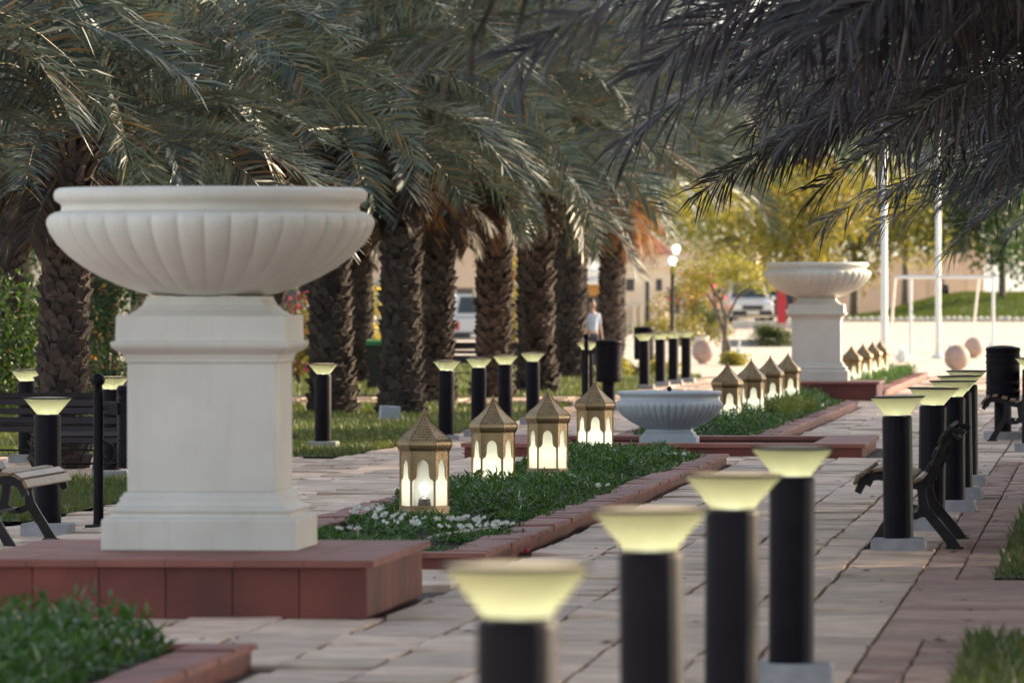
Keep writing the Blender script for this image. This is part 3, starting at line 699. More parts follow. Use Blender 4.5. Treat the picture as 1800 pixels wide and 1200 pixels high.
# ------------------------------------------------------------------ palms
def frond_arrays(n_fr, el_rng, len_rng, droop_rng, nl, z0, z1, r0, leaf_len, wid, vang=.55, seed=0, az0=0., hang=.0, elf=None, jit=.2, fwd=(.42, .62)):
    g = np.random.default_rng(seed); VV = []; FQ = []; FT = []; RV = []; RF = []; nv = 0; rv = 0
    for k in range(n_fr):
        az = az0+k*2.39996+g.normal()*.12; u = (k+.5)/n_fr
        el = el_rng[0]+(el_rng[1]-el_rng[0])*(u if elf is None else elf(u))+g.normal()*.08
        Lf = g.uniform(*len_rng); dr = g.uniform(*droop_rng)*(1+.6*max(0., el)/1.3); ns = 14
        base = np.array([math.cos(az)*r0, math.sin(az)*r0, z0+(z1-z0)*(1-u)])
        pts = [base]; e = el; side = g.normal()*.05
        for s in range(ns):
            t = s/ns; e -= dr/ns*(.35+1.5*t); e = max(e, -1.45); az_ = az+side*t*3
            pts.append(pts[-1]+Lf/ns*np.array([math.cos(az_)*math.cos(e), math.sin(az_)*math.cos(e), math.sin(e)]))
        pts = np.array(pts)
        # rachis (triangular tube)
        T = unit(np.gradient(pts, axis=0)); S = unit(np.cross(T, [0, 0, 1.])); U = np.cross(S, T)
        tw = g.normal()*.7  # twist of blade around the rachis
        tws = tw*np.linspace(0, 1, ns+1)[:, None]; S, U = S*np.cos(tws)+U*np.sin(tws), U*np.cos(tws)-S*np.sin(tws)
        rr = np.linspace(.028, .005, ns+1)[:, None]
        ring = np.stack([pts+S*rr, pts-S*rr, pts-U*rr*.8], 1).reshape(-1, 3); RV.append(ring)
        for s in range(ns):
            for c in range(3):
                a = rv+s*3+c; b = rv+s*3+(c+1) % 3; RF.append((a, b, b+3, a+3))
        rv += len(ring)
        # leaflets
        tt = np.repeat(np.linspace(.16, .995, nl), 2); sd = np.tile([1., -1.], nl); m = len(tt)
        tt = np.clip(tt+g.normal(size=m)*.004, 0, .999)
        f = tt*ns; i0 = np.minimum(f.astype(int), ns-1); fr = (f-i0)[:, None]
        P = pts[i0]*(1-fr)+pts[i0+1]*fr; Tt = unit(T[i0]*(1-fr)+T[i0+1]*fr); Ss = unit(S[i0]*(1-fr)+S[i0+1]*fr); Uu = np.cross(Ss, Tt)
        fw = (fwd[0]+fwd[1]*tt+g.normal(size=m)*jit*.5)[:, None]
        va = (vang+g.normal(size=m)*jit)[:, None]
        Dr = unit(Tt*fw+Ss*sd[:, None]*np.cos(va)+Uu*np.sin(va)+g.normal(size=(m, 3))*.05)
        ll = leaf_len*(.45+.9*np.sin(PI*np.clip(.12+tt*.80, 0, 1))**.8*.62)*(.82+.36*g.random(m)); ll = ll[:, None]
        ww = wid*(.75+.5*g.random(m))[:, None]
        dn = np.array([0, 0, -1.]); hg = (hang+.10*g.random(m))[:, None]
        mid = P+Dr*ll*.5+dn*ll*hg*.25; D2 = unit(Dr+dn*hg*1.4); tip = mid+D2*ll*.5
        W = unit(np.cross(Dr, Uu+g.normal(size=(m, 3))*.25))*ww*.5
        V = np.stack([P-W*.45, P+W*.45, mid+W, mid-W, tip], 1).reshape(-1, 3); i = nv+np.arange(m)[:, None]*5
        VV.append(V); FQ.append(i+np.array([[0, 1, 2, 3]])); FT.append(i+np.array([[3, 2, 4]])); nv += m*5
    return np.concatenate(VV), np.concatenate(FQ), np.concatenate(FT), np.concatenate(RV), np.array(RF)
def frond_obj(name, parent, mleaf, **kw):
    V, Q, T, RV, RF = frond_arrays(**kw); n = len(V)
    mi = np.concatenate([np.zeros(len(Q)), np.ones(len(RF)), np.zeros(len(T))])
    return soup(name, np.concatenate([V, RV]), [np.concatenate([Q, RF+n]), T], [mleaf, M['rachis']], parent, mi)
def trunk_obj(parent, h, r, seed, m=None):
    g = random.Random(seed); mb = MB()
    def rad(z):
        t = z/h; return r*(1+.28*max(0, 1-t*5)**1.5+.10*max(0, (t-.8)/.2))
    mb.lathe([(rad(z)*.9, z) for z in np.linspace(-.2, h+.25, 14)], 14, mi=1)
    row = 0; z = .02
    while z < h:
        n = 12; rr = rad(z)
        for k in range(n):
            a = 2*PI*(k+.5*(row % 2))/n+g.gauss(0, .07); zz = z+g.gauss(0, .03); w = 2*PI*rr/n*.56*g.uniform(.85, 1.1); hh = .115*g.uniform(.7, 1.35); pr = g.uniform(.02, .10)
            if g.random() < .06: continue
            ca, sa = math.cos(a), math.sin(a)
            def q(u, d, dz): return ((rr*.88+d)*ca-u*sa, (rr*.88+d)*sa+u*ca, zz+dz)
            vs = [q(-w, .0, -.03), q(w, .0, -.03), q(w*.95, pr*.55, hh*.45), q(w*.45, pr+.02, hh), q(-w*.45, pr+.02, hh), q(-w*.95, pr*.55, hh*.45), q(-w*.4, .0, hh*1.15), q(w*.4, .0, hh*1.15), q(0, pr*.6, -.055)]
            mb.add(vs, [(8, 1, 2, 3, 4, 5, 0), (0, 1, 8), (2, 1, 7, 3), (5, 4, 6, 0), (3, 7, 6, 4)])
        z += .098; row += 1
    # cut frond stubs under the crown
    for k in range(26):
        a = g.random()*6.28; z = h-.35+g.random()*.55; L = g.uniform(.18, .42); rr = rad(h)*.85
        p0 = Vector((rr*math.cos(a), rr*math.sin(a), z)); p1 = p0+Vector((math.cos(a)*L*.6, math.sin(a)*L*.6, L*.8))
        mb.tube([p0, p1], [.06, .035], 5)
    return mb.build('trunk', [m or M['boot'], M['core']], parent)
def palm_proto(seed, h, r, leaf='frond', dry='dry', nf=46, lf=(3.2, 4.2), skirt=9, el=(1.4, .34), dr=(.8, 1.35), sl=(.7, 1.2), nl=74, hang=.16, vang=.5, ll=.62):
    e = empty('palm_tree', (0, 0, 0), 0, '', 'palm', 'date palms')
    trunk_obj(e, h, r, seed)
    frond_obj('crown', e, M[leaf], n_fr=nf, el_rng=el, len_rng=lf, droop_rng=dr, nl=nl, z0=h-.15, z1=h+.45, r0=.14, leaf_len=ll, wid=.034 if hang < .3 else .027, seed=seed, hang=hang, vang=vang, jit=.5 if hang > .3 else .15, fwd=(.5, .8) if hang > .3 else (.42, .62), elf=lambda u: u**.8)
    if skirt: frond_obj('dry_skirt', e, M[dry], n_fr=skirt, el_rng=(-.35, -1.1), len_rng=sl, droop_rng=(.3, .8), nl=46, z0=h-.35, z1=h-.1, r0=.2, leaf_len=.5, wid=.026, vang=.1, seed=seed+50, hang=.5)
    return e
PA = palm_proto(3, 3.9, .29, lf=(3.6, 4.8)); PB = palm_proto(11, 3.95, .31, nf=52, lf=(3.6, 4.8)); PC = palm_proto(23, 3.85, .30, nf=50, lf=(3.4, 4.6))
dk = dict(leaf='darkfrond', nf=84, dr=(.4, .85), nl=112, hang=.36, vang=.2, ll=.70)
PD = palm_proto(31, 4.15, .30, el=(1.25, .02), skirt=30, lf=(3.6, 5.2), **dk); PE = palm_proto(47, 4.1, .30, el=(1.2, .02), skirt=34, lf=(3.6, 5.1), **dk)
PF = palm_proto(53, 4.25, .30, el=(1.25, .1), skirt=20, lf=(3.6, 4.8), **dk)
PS = palm_proto(71, 4.7, .29, dry='suntint_dry', nf=54, skirt=40, sl=(1.3, 2.1), lf=(3.8, 5.0))
PT = palm_proto(61, 6.4, .28, nf=60, el=(1.35, .1), skirt=14, lf=(4.2, 5.4), dr=(.7, 1.2))
used = set()
def palm(pr, loc, rz, label, s=1., group='date palms'):
    o = inst(pr, pr.name not in used, loc, rz, label, s, group); used.add(pr.name); o.rotation_euler.x = random.gauss(0, .022); o.rotation_euler.y = random.gauss(0, .022); return o
palm(PA, (-11.4, 61, -.15), .4, 'palm just out of frame at left whose leaves hang into the top left corner')
p = G(106, 822); palm(PC, p, 1.1, 'leftmost palm with shaggy trunk behind the bench and the bollard', .93)
palm(PB, (-11.3, 97, -.15), 2.2, 'palm hidden behind the large urn, leaves spreading above its rim')
p = G(585, 727); palm(PB, p, .3, 'palm with grey shaggy trunk just right of the big pedestal, behind a bollard', 1.1)
p = G(706, 729); palm(PA, p, 2.9, 'thick trunked palm with a grey box at its foot', 1.1)
p = DG(764, 128); palm(PC, p, 4.1, 'palm whose dark trunk stands close against the thick trunk with the grey box', 1.)
p = DG(866, 133); palm(PC, p, 5.3, 'palm behind the lawn bollards, to the right of the parked white car', 1.08)
p = G(944, 692); palm(PA, p, .9, 'palm with straight dark trunk behind the fourth lawn bollard', 1.14)
p = DG(998, 160); palm(PC, p, 1.9, 'palm left of the standing man, close behind another trunk', 1.2)
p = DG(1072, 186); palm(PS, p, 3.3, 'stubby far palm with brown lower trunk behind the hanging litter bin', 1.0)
for i, (x, y) in enumerate(((-17.5, 84), (-18.5, 104), (-17.6, 122), (-18, 142))):
    palm((PB, PA, PC, PB)[i], (x, y, float(gz(x, y))), 1.3*i+.5, ['palm in the back row behind the leftmost palm', 'palm in the back row behind the large urn', 'palm in the back row behind the thick trunked palms', 'palm in the back row left of the parked white car'][i], 1.05, 'date palms of the back row')
p = DG(632, 150); palm(PC, p, 2.0, 'sunlit back palm with orange brown trunk beside the yellow flowers', .95)
p = DG(560, 175); palm(PA, p, 2.6, 'distant palm behind the grey shaggy trunk right of the urn', 1.15)
p = DG(1440, 312); palm(PT, p, 5.0, 'far tall palm rising behind the distant urn above the leafy trees', 1.2, 'tall palms of the back row')
for i, (px, Y, sc_) in enumerate(((1076, 222, 1.1), (998, 205, 1.05), (868, 185, 1.0), (764, 170, 1.0), (706, 185, 1.05), (588, 160, .95), (360, 150, .95), (180, 140, .95), (20, 130, .9), (1078, 262, 1.35))):
    p = DG(px, Y); palm(PT, p, i*1.9, ['tall palm rising behind the stubby far palm', 'tall palm rising behind the standing man', 'tall palm rising behind the fourth lawn bollard', 'tall palm rising behind the thick paired trunks', 'tall palm rising behind the thick palm with the grey box', 'tall palm rising behind the grey shaggy trunk right of the big pedestal', 'tall palm rising behind the middle of the large urn', 'tall palm rising behind the left rim of the large urn', 'tall palm rising behind the left edge bougainvillea', 'tallest far palm above the small gatehouse'][i], sc_, 'tall palms of the back row')
# right hand row
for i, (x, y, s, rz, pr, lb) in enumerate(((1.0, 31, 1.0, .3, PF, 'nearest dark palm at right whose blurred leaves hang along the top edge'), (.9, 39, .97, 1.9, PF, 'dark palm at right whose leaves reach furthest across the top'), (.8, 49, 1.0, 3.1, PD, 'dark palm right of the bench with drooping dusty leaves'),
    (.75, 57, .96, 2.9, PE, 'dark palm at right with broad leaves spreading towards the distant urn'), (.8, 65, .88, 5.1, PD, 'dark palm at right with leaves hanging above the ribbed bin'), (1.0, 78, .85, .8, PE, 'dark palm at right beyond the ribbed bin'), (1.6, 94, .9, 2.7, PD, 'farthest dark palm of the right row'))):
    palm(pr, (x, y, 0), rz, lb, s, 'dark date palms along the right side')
k = 0
for (x, y) in ((6.5, 42), (7.2, 52), (6.8, 63), (7.0, 74), (7.4, 86), (6.9, 98), (13, 52), (13.5, 66), (13, 80), (13.4, 96), (7, 112), (13, 112)):
    palm((PE, PD)[k % 2], (x, y, 0), k*1.7, 'unseen palm added beyond the right edge to shade the garden', 1.15, 'unseen palms added at right for their shade'); k += 1  # unseen palms, added to cast shade over the foreground

# ------------------------------------------------------------------ leafy trees and shrubs
def tree(name, loc, label, cat, trunk_pts, limbs, blobs, n, leaf, size, group=None, bloss=None, tm='bark'):
    e = empty(name, loc, random.random()*0, label, cat, group)
    if trunk_pts:
        mb = MB()
        for pts, r in trunk_pts: mb.tube(pts, r, 8)
        for pts, r in limbs: mb.tube(pts, r, 6)
        mb.build('trunk', M[tm], e, smooth=True)
    leafcloud('crown' if trunk_pts else 'foliage', n, blobs, M[leaf], e, size)
    if bloss:
        mm, nb, sz = bloss; leafcloud('blossom', nb, random.sample(blobs, max(2, len(blobs)//3)), M[mm], e, sz, .9, .8)
    return e
def simple_tree(loc, h, rx, rz, label, leaf, n, size, nb=22, br=1., tr=.15, name='leafy_tree', group=None, bloss=None, cz=None):
    cz = cz or (h*.57 if group == 'leafy trees across the plaza' else h-rz); bl = blob_set(nb, rx, rx, rz, cz, br)
    top = cz-rz*.3
    tp = [([(0, 0, -.2), (.05, 0, top*.5), (0, .05, top)], [tr*1.3, tr, tr*.8])]
    lm = [([(0, 0, top*random.uniform(.7, 1)), (b[0]*.5, b[1]*.5, (top+b[2])/2), b[:3]], [tr*.5, tr*.35, tr*.15]) for b in random.sample(bl, min(9, nb))]
    return tree(name, loc, label, 'tree', tp, lm, bl, n, leaf, size, group, bloss)
def shrub(loc, rx, rz, label, leaf, n, size, nb=14, br=.4, bloss=None, name='shrub', cat='shrub', group=None, ry=None):
    bl = blob_set(nb, rx, ry or rx, rz, rz, br)
    tp = [([(0, 0, -.1), (0, 0, rz*.8)], [.05, .03])]
    lm = [([(0, 0, .1), b[:3]], [.03, .01]) for b in bl[:8]]
    return tree(name, loc, label, cat, tp, lm, bl, n, leaf, size, group, bloss)
p = DG(5, 104); shrub((p.x-.6, p.y, p.z), 1.5, 1.35, 'dark bushy bougainvillea with bright leaf tips at the left edge', 'dleaf', 5500, .11, 22, .5, ('pink', 60, .07))
p = DG(190, 118); shrub((p.x, p.y, p.z), 1.0, 1.3, 'loose shrub with small orange flowers left of the big pedestal', 'dleaf', 3000, .10, 16, .45, ('orangef', 130, .07))
p = DG(30, 130); shrub((p.x, p.y, p.z), 1.8, .5, 'low sunlit shrub with orange flowers behind the left benches', 'gleaf', 2500, .12, 14, .45, ('orangef', 400, .10))
p = DG(495, 150); shrub((p.x, p.y, p.z), 1.2, .95, 'flowering shrub with magenta and white blooms peeping under the urn', 'gleaf', 2600, .12, 16, .42, ('pink', 260, .12))
p = DG(525, 152); shrub((p.x, p.y, p.z), .7, 1.0, 'shrub with pale yellow blooms peeping behind the urn', 'yleaf', 1600, .11, 12, .35, ('petal', 200, .11))
p = DG(640, 162); shrub((p.x, p.y, p.z), .55, 1.15, 'yellow flowering climber between two palm trunks', 'yleaf', 900, .11, 14, .3, ('yellowf', 200, .13))
p = DG(630, 168); shrub((p.x, p.y, p.z), 1.0, .35, 'bright green low plants in front of the white post', 'yleaf', 1500, .14, 10, .3)
p = DG(905, 210); shrub((p.x, p.y, p.z), .9, 1.9, 'tall sunlit shrub seen in the gap between palm trunks', 'gleaf', 2200, .15, 16, .5, ('orangef', 120, .12))
p = DG(1218, 255); shrub((p.x, p.y, p.z), 1.1, 1.25, 'bougainvillea bush with pink flowers beside the lamp post', 'gleaf', 2400, .13, 18, .42, ('pink', 260, .11))
p = DG(1180, 240); shrub((p.x+.3, p.y, p.z), 1.5, .38, 'low green hedge at the foot of the lamp post', 'gleaf', 2000, .13, 12, .35)
p = DG(1246, 250); shrub((p.x, p.y, p.z), .45, .75, 'clipped brownish bush behind the small tree trunks', 'hedge', 1500, .10, 12, .3)
for i, px in enumerate((1338, 1370)):
    p = DG(px, 238); shrub((p.x, p.y, p.z), .36, .34, ['round green shrub left of a pair near the distant pedestal', 'round green shrub nearest the distant pedestal'][i], 'hedge', 1300, .09, 10, .2)
p = DG(1352, 239)
mb = MB(); mb.box(-1.3, 1.3, -.4, .4, -.1, .16, .02); tag(mb.build('planter_box', M['concrete'], loc=p), 'low grey planter box under the pair of round shrubs', 'planter')
p = DG(1272, 199); shrub((p.x+.25, p.y, p.z), .3, .13, 'tuft of green plants at the foot of the small tree', 'yleaf', 700, .12, 8, .2)
p = DG(1100, 168); shrub((p.x, p.y, p.z), 1.3, .22, 'low bright green plants behind the litter bin', 'yleaf', 1600, .12, 10, .22)
p0 = Vector((21, 62, 0)); sh = None
for i in range(12):  # row of unseen trees added to block low sun from the right
    loc = Vector((20+1.5*(i % 2), 56+8.5*i, 0)); lb = 'tall unseen tree added beyond the right edge to block the low sun'
    if sh is None: sh = simple_tree(loc, 14, 5.2, 5.4, lb, 'dleaf', 9000, .34, 34, 1.8, .22, group='unseen trees added at right to block the sun')
    else: o = copy_tree(sh); o.location = loc; o.rotation_euler.z = i*1.9; o.scale = (random.uniform(.9, 1.1),)*3
# small twin-trunk tree
p = DG(1275, 202); e = empty('small_tree', p, 0, 'small yellow leaved tree with two slim grey trunks beside the pale stone ball', 'tree')
mb = MB(); T1 = [(-.05, 0, -.1), (-.02, 0, .6), (.03, 0, 1.2), (-.12, .1, 1.7), (-.5, .1, 2.3)]; T2 = [(.12, .05, -.1), (.08, .05, .5), (-.12, .05, 1.1), (-.3, 0, 1.6), (-.6, .1, 2.0)]
mb.tube(T1, [.085, .075, .065, .05, .02], 8); mb.tube(T2, [.08, .065, .06, .045, .02], 8); mb.tube([(.03, 0, 1.2), (.3, 0, 1.75), (.9, .1, 2.2)], [.05, .035, .012], 7); mb.tube([(-.12, .1, 1.7), (.1, .2, 2.4)], [.04, .012], 6); mb.tube([(.3, 0, 1.75), (.35, -.2, 2.5)], [.03, .01], 6)
mb.build('trunk', M['bark'], e, smooth=True)
leafcloud('crown', 2600, [(-.9, 0, 2.1, .5, .5, .32), (-.4, .2, 2.5, .55, .5, .35), (.1, 0, 2.7, .6, .5, .35), (.6, .1, 2.45, .55, .5, .34), (1.05, 0, 2.2, .45, .45, .3), (.2, -.2, 2.2, .4, .4, .25), (-1.2, .2, 2.6, .4, .4, .3)], M['yleaf'], e, .10)
far_trees = [(1400, 285, 7.0, 3.3, 2.2, 'gleaf', 'big leafy tree with yellow green leaves above the distant urn'), (1500, 330, 8.0, 4.0, 2.7, 'gleaf', 'leafy tree with golden leaves behind the tall white pole'), (1590, 365, 9.0, 3.8, 2.8, 'yleaf', 'golden leaved tree above the tan wall'),
             (1290, 330, 8.0, 3.6, 2.6, 'yleaf', 'bright yellow leaved tree behind the white front facing car'), (1760, 330, 7.5, 3.0, 2.2, 'dleaf', 'greyish tree with bare trunk at far right'), (1850, 345, 9, 4, 3, 'dleaf', 'far tree beyond the right edge of the lawn mound'), (1690, 420, 11, 5, 4, 'gleaf', 'tall tree behind the tan wall')]
for px, Y, h, rx, rz, lf, lb in far_trees:
    p = DG(px, Y); simple_tree((p.x, p.y, p.z), h, rx, rz, lb, lf, 5200, .26, 26, 1.2, .16, group='leafy trees across the plaza')
for i, (px, Y, h, rx, rz) in enumerate(((40, 215, 10, 5, 4), (250, 235, 11, 5.5, 4.5), (430, 225, 11, 5.5, 4.5), (620, 400, 14, 7, 5.5), (860, 410, 14, 7, 5.5), (1060, 420, 14, 7, 5.5), (1250, 430, 17, 7, 6.5), (1450, 440, 17, 8, 7), (1340, 385, 16, 5.5, 6), (1560, 400, 16, 6, 6), (1700, 410, 16, 6, 6))):
    p = DG(px, Y); simple_tree((p.x, p.y, p.z), h, rx, rz, ['dark tree behind the palms at the left edge', 'dark tree behind the palms left of the urn', 'dark tree behind the palms above the urn', 'tall tree far behind the thick palm trunks', 'tall tree far behind the parked white car', 'tall tree far behind the small gatehouse', 'tall tree far behind the lamp post', 'tallest background tree far behind the distant urn', 'tall background tree left of the distant urn', 'tall background tree right of the tall white pole', 'tall background tree above the white frame'][i], 'dleaf', 6500, .34, 30, 1.7, .25, group='background trees closing the view')

# ------------------------------------------------------------------ far plaza things
def one(name, mb, m, loc, label, cat, group=None, **kw): return tag(mb.build(name, m, None, loc=loc, **kw), label, cat, group)
for px, py, r, lb in ((1682, 627, .325, 'nearer of the two pinkish stone balls at right'), (1712, 614, .29, 'farther of the two pinkish stone balls at right'), (1236, 618, .32, 'pale pinkish stone ball beside the small yellow tree')):
    s0 = r; Y = {1682: 184, 1712: 214, 1236: 203}[px]; c = D(px, py, Y); g0 = float(gz(c.x, Y))
    mb = MB(); mb.ball((0, 0, r-.02), r, 32, 18); mb.lathe([(r*.45, -.05), (r*.42, .03)], 24); one('stone_ball', mb, M['stoneball'], (c.x, Y, g0), lb, 'stone ball', 'stone balls on the plaza', smooth=True)
p = DG(1233, 225); mb = MB(); mb.lathe([(.26, 0), (.30, .05), (.33, .55), (.36, .60), (.36, .66), (.30, .66), (.28, .58)], 28); one('flower_pot', mb, M['whitestone'], p, 'white round planter pot behind the pale stone ball', 'planter', auto=40).scale = (.68,)*3
# tall white poles
for px, Y, r, h, lb in ((1554, 200, .095, 9, 'tall white flag pole left of the white frame'), (1649, 213, .085, 9, 'tall white flag pole crossing the white frame')):
    p = DG(px, Y); e = empty('flag_pole', p, 0, lb, 'pole', 'tall white poles')
    mb = MB(); mb.lathe([(r*1.0, -.1), (r, 1), (r*.75, h)], 16); mb.build('pole', M['wpaint'], e, smooth=True)
    mb = MB(); mb.lathe([(r*2.2, -.05), (r*2.2, .04), (r*1.3, .06), (r*1.2, .14)], 20); mb.build('base_flange', M['wpaint'], e)
    mb = MB(); mb.ball((0, 0, h+.08), r*1.1, 12, 8); mb.build('finial', M['wpaint'], e, smooth=True)
# white frame
e0 = DG(1601, 210); e = empty('white_frame', e0, 0, 'white pipe frame with slanted stays standing on the plaza', 'frame')
def rel(px, py, Y): return D(px, py, Y)-e0
mb = MB(); mb.tube([rel(1578, 487, 210), rel(1749, 487, 210)], .055, 10); mb.build('crossbar', M['wpaint'], e)
for px in (1601, 1746):
    a = rel(px, 488, 210); mb = MB(); mb.tube([a, (a.x, a.y, -.1)], .05, 10); mb.build('upright', M['wpaint'], e)
for px, qx in ((1574, 1563), (1721, 1707)):
    a = rel(px, 488, 210.1); b = D(qx, 590, 232)-e0; b.z = float(gz(-6, 232))-e0.z-.1; mb = MB(); mb.tube([a, b], .04, 10); mb.build('stay', M['wpaint'], e)
# water jets
def jet(px, Y, h, w, lb):
    p = DG(px, Y); mb = MB(); g = random.Random(px)
    for k in range(26):
        a = g.random()*6.28; r = w*math.sqrt(g.random()); hh = h*(1-.75*r/w)*g.uniform(.6, 1.05)
        pts = [(r*.25*math.cos(a), r*.25*math.sin(a), 0), (r*.5*math.cos(a), r*.5*math.sin(a), hh*.6), (r*.7*math.cos(a), r*.7*math.sin(a), hh)]
        mb.tube(pts, [.035, .028, .006], 6)
    for k in range(90):
        a = g.random()*6.28; r = w*math.sqrt(g.random()); z = h*g.random()*(1.05-.8*r/w); mb.ball((r*math.cos(a), r*math.sin(a), max(.01, z)), g.uniform(.012, .03), 6, 4)
    one('water_jet', mb, M['water'], p, lb, 'fountain jet', 'white water jets on the plaza', smooth=True)
jet(1585, 203, .72, .24, 'widest white water jet between the tall poles'); jet(1670, 217, .5, .12, 'white water jet behind the nearer stone ball'); jet(1741, 222, .5, .12, 'white water jet near the right upright of the frame'); jet(1300, 208, .6, .14, 'slim white water jet left of the distant pedestal')
# lawn mound, edging stones, wall
mx = np.linspace(-11.7, 22, 60); my = np.linspace(318, 372, 30)
def mz(X, Y): return gz(X, Y)+(.05+1.05*sm((X+11.9)/5.5)*sm((Y-318)/16))*sm((Y-317.5)/2)+.03*np.sin(X*2.3)*np.sin(Y*.9)
grid('grass_mound', mx, my, mz, M['farturf'], off=.0)
n = 26000; P = np.stack([rng.uniform(-11.6, 14, n), rng.uniform(318.3, 345, n), np.zeros(n)], 1); P[:, 2] = mz(P[:, 0], P[:, 1]); h = .14*(.5+rng.random(n)); w = .03
V = np.stack([P-[w, 0, 0], P+[w, 0, 0], P+np.stack([rng.normal(size=n)*.04, rng.normal(size=n)*.04, h], 1)], 1).reshape(-1, 3)
tag(soup('mound_grass', V, [np.arange(n)[:, None]*3+np.array([[0, 1, 2]])], M['grass']), 'deep green grass covering the far raised mound', 'grass', kind='stuff')
# edging stones: one low course of whitewashed stones
x = -11.8; first = None; k = 0
while x < 3:
    w = random.uniform(.22, .34); hgt = random.uniform(.13, .2)
    bm = bmesh.new(); bmesh.ops.create_icosphere(bm, subdivisions=2, radius=.5)
    for v in bm.verts: v.co = Vector((v.co.x*w, v.co.y*.26, v.co.z*hgt*1.6))*(1+random.gauss(0, .03))
    me = bpy.data.meshes.new('edging_stone'); bm.to_mesh(me); bm.free(); me.materials.append(M['whitestone'])
    o = bpy.data.objects.new('edging_stone', me); C.objects.link(o); o.location = (x+w/2, 317.4, float(gz(x, 317.4))+.05)
    tag(o, 'whitewashed rounded edging stone in the row along the foot of the green mound', 'stone', 'whitewashed edging stones along the mound'); x += w+random.uniform(.0, .05)
e = empty('garden_wall', (-4, 385, 0), 0, 'long plain tan wall with a stepped top beyond the green mound', 'wall')
zb = float(gz(-5, 385))-.2
mb = MB(); a0 = D(1492, 525, 385).x+4; a1 = D(1545, 525, 385).x+4; a2 = D(1700, 525, 385).x+4
mb.prism([(a0-6, zb), (a2, zb), (a2, zb+3.4), (a1+.4, zb+3.4), (a1, zb+3.2), (a0, zb+2.6), (a0-6, zb+2.4)], 0, .4, lambda u, w, d: (u, d, w)); mb.build('panel', M['tan'], e)
mb = MB(); mb.box(a1+1.4, a1+2.5, -.25, -.002, zb, zb+3.7, .03); mb.box(a2+.002, a2+.9, -.15, .55, zb, zb+3.6, .03); mb.build('pier', M['tan'], e)
mb = MB(); mb.box(a1+2.52, a2-.01, -.08, .48, zb+3.403, zb+3.5, .02); mb.build('coping', M['cream'], e)
# red sign
p = DG(1374, 285); e = empty('red_sign', p, .2, 'narrow upright red sign board on two thin legs', 'sign')
mb = MB(); mb.box(-.17, .17, -.05, .05, .22, 1.62, .02); mb.build('board', M['red'], e, bevel=.01)
for x in (-.12, .12): mb = MB(); mb.tube([(x, 0, -.05), (x, 0, .225)], .02, 8); mb.build('leg', M['red'], e)
# low whitewashed kerb wall
for i, px in enumerate((1302, 1335, 1365, 1396)):
    p = DG(px, 290); mb = MB(); mb.box(-.36, .36, -.15, .15, -.1, .26, .03)
    one('kerb_block', mb, M['whitestone'], p, ['pale kerb block under the front of the white car', 'pale kerb block second from the white car', 'pale kerb block beside the red sign', 'pale kerb block against the distant pedestal'][i], 'kerb', 'pale kerb blocks by the parking', bevel=.01)
# lamp post with two globes
p = DG(1182, 225); e = empty('street_lamp', p, 0, 'dark street lamp post with two white globes beside the small gatehouse', 'street lamp')
mb = MB(); mb.lathe([(.13, -.1), (.13, .1), (.09, .16), (.075, .5), (.06, .6), (.055, 2.6), (.07, 2.64), (.05, 2.7)], 16); mb.build('pole', M['iron'], e, smooth=True)
mb = MB(); mb.tube([(0, 0, 2.6), (.05, 0, 2.85), (.10, 0, 2.95)], .025, 8); mb.build('arm', M['iron'], e)
for (x, z) in ((0, 2.79), (.11, 3.16)):
    mb = MB(); mb.ball((x, 0, z), .125, 20, 12); mb.lathe([(.06, 0), (.09, -.02), (.05, -.07)], 12, (x, 0, z-.11)); mb.build('lamp_globe', M['globe'], e, smooth=True)
# gatehouse
Y0 = 300; q = DG(1133, Y0); e = empty('gatehouse', (q.x, Y0, 0), R(20), 'small cream gatehouse tower with red tiled roof and tall dark slot window', 'building')
mb = MB(); mb.box(-1.05, 1.05, 0, 2.1, -.2, 3.05); mb.build('wall', M['cream'], e, bevel=.02)
mb = MB(); mb.box(-1.2, 1.2, -.15, 2.25, 3.052, 3.2, .02); mb.box(-.95, .95, .1, 2.0, 3.202, 3.62); mb.build('cornice', M['cream'], e, bevel=.015)
mb = MB()
for k in range(7):
    mb.loft([[(-1.15+k*.33, -.12, 3.66), (-.83+k*.33, -.12, 3.66), (-.83+k*.33, .05, 3.80), (-1.15+k*.33, .05, 3.80)], [( (-1.15+k*.33)*.1, 1.0, 4.75), ((-.83+k*.33)*.1, 1.0, 4.75), ((-.83+k*.33)*.1, 1.05, 4.85), ((-1.15+k*.33)*.1, 1.05, 4.85)]])
mb.sqloft([(1.16, 0), (1.12, .05), (.05, 1.2)]); mb.v = [(v[0], v[1], v[2]) if i < 56 else (v[0], v[1]+1.05, v[2]+3.625) for i, v in enumerate(mb.v)]
mb.build('roof', M['tile'], e)
for (x, z, w, h) in ((-.62, 2.35, .17, .5), (.62, 2.35, .13, .5)):
    mb = MB(); mb.box(x-w, x+w, -.012, .05, z-h/2, z+h/2); f = mb.build('window', M['window'], e)
    mb = MB(); mb.box(x-w-.05, x+w+.05, -.05, .03, z-h/2-.08, z-h/2-.003); mb.build('sill', M['cream'], f)
mb = MB(); mb.box(.03, .20, -.012, .05, .05, 2.5); mb.build('slot_window', M['window'], e)
for x in (-.5, -.2, .35, .8):
    mb = MB(); mb.lathe([(.13, 0), (.13, .08), (.10, .1), (.095, 1.55), (.13, 1.6), (.13, 1.68)], 16, (x, -.22, -.15)); mb.build('column', M['cream'], e, smooth=True)
for x in (-.5, -.05, .4):
    mb = MB(); mb.box(x-.07, x+.07, .05, .12, 3.3, 3.55); mb.build('vent', M['window'], e)
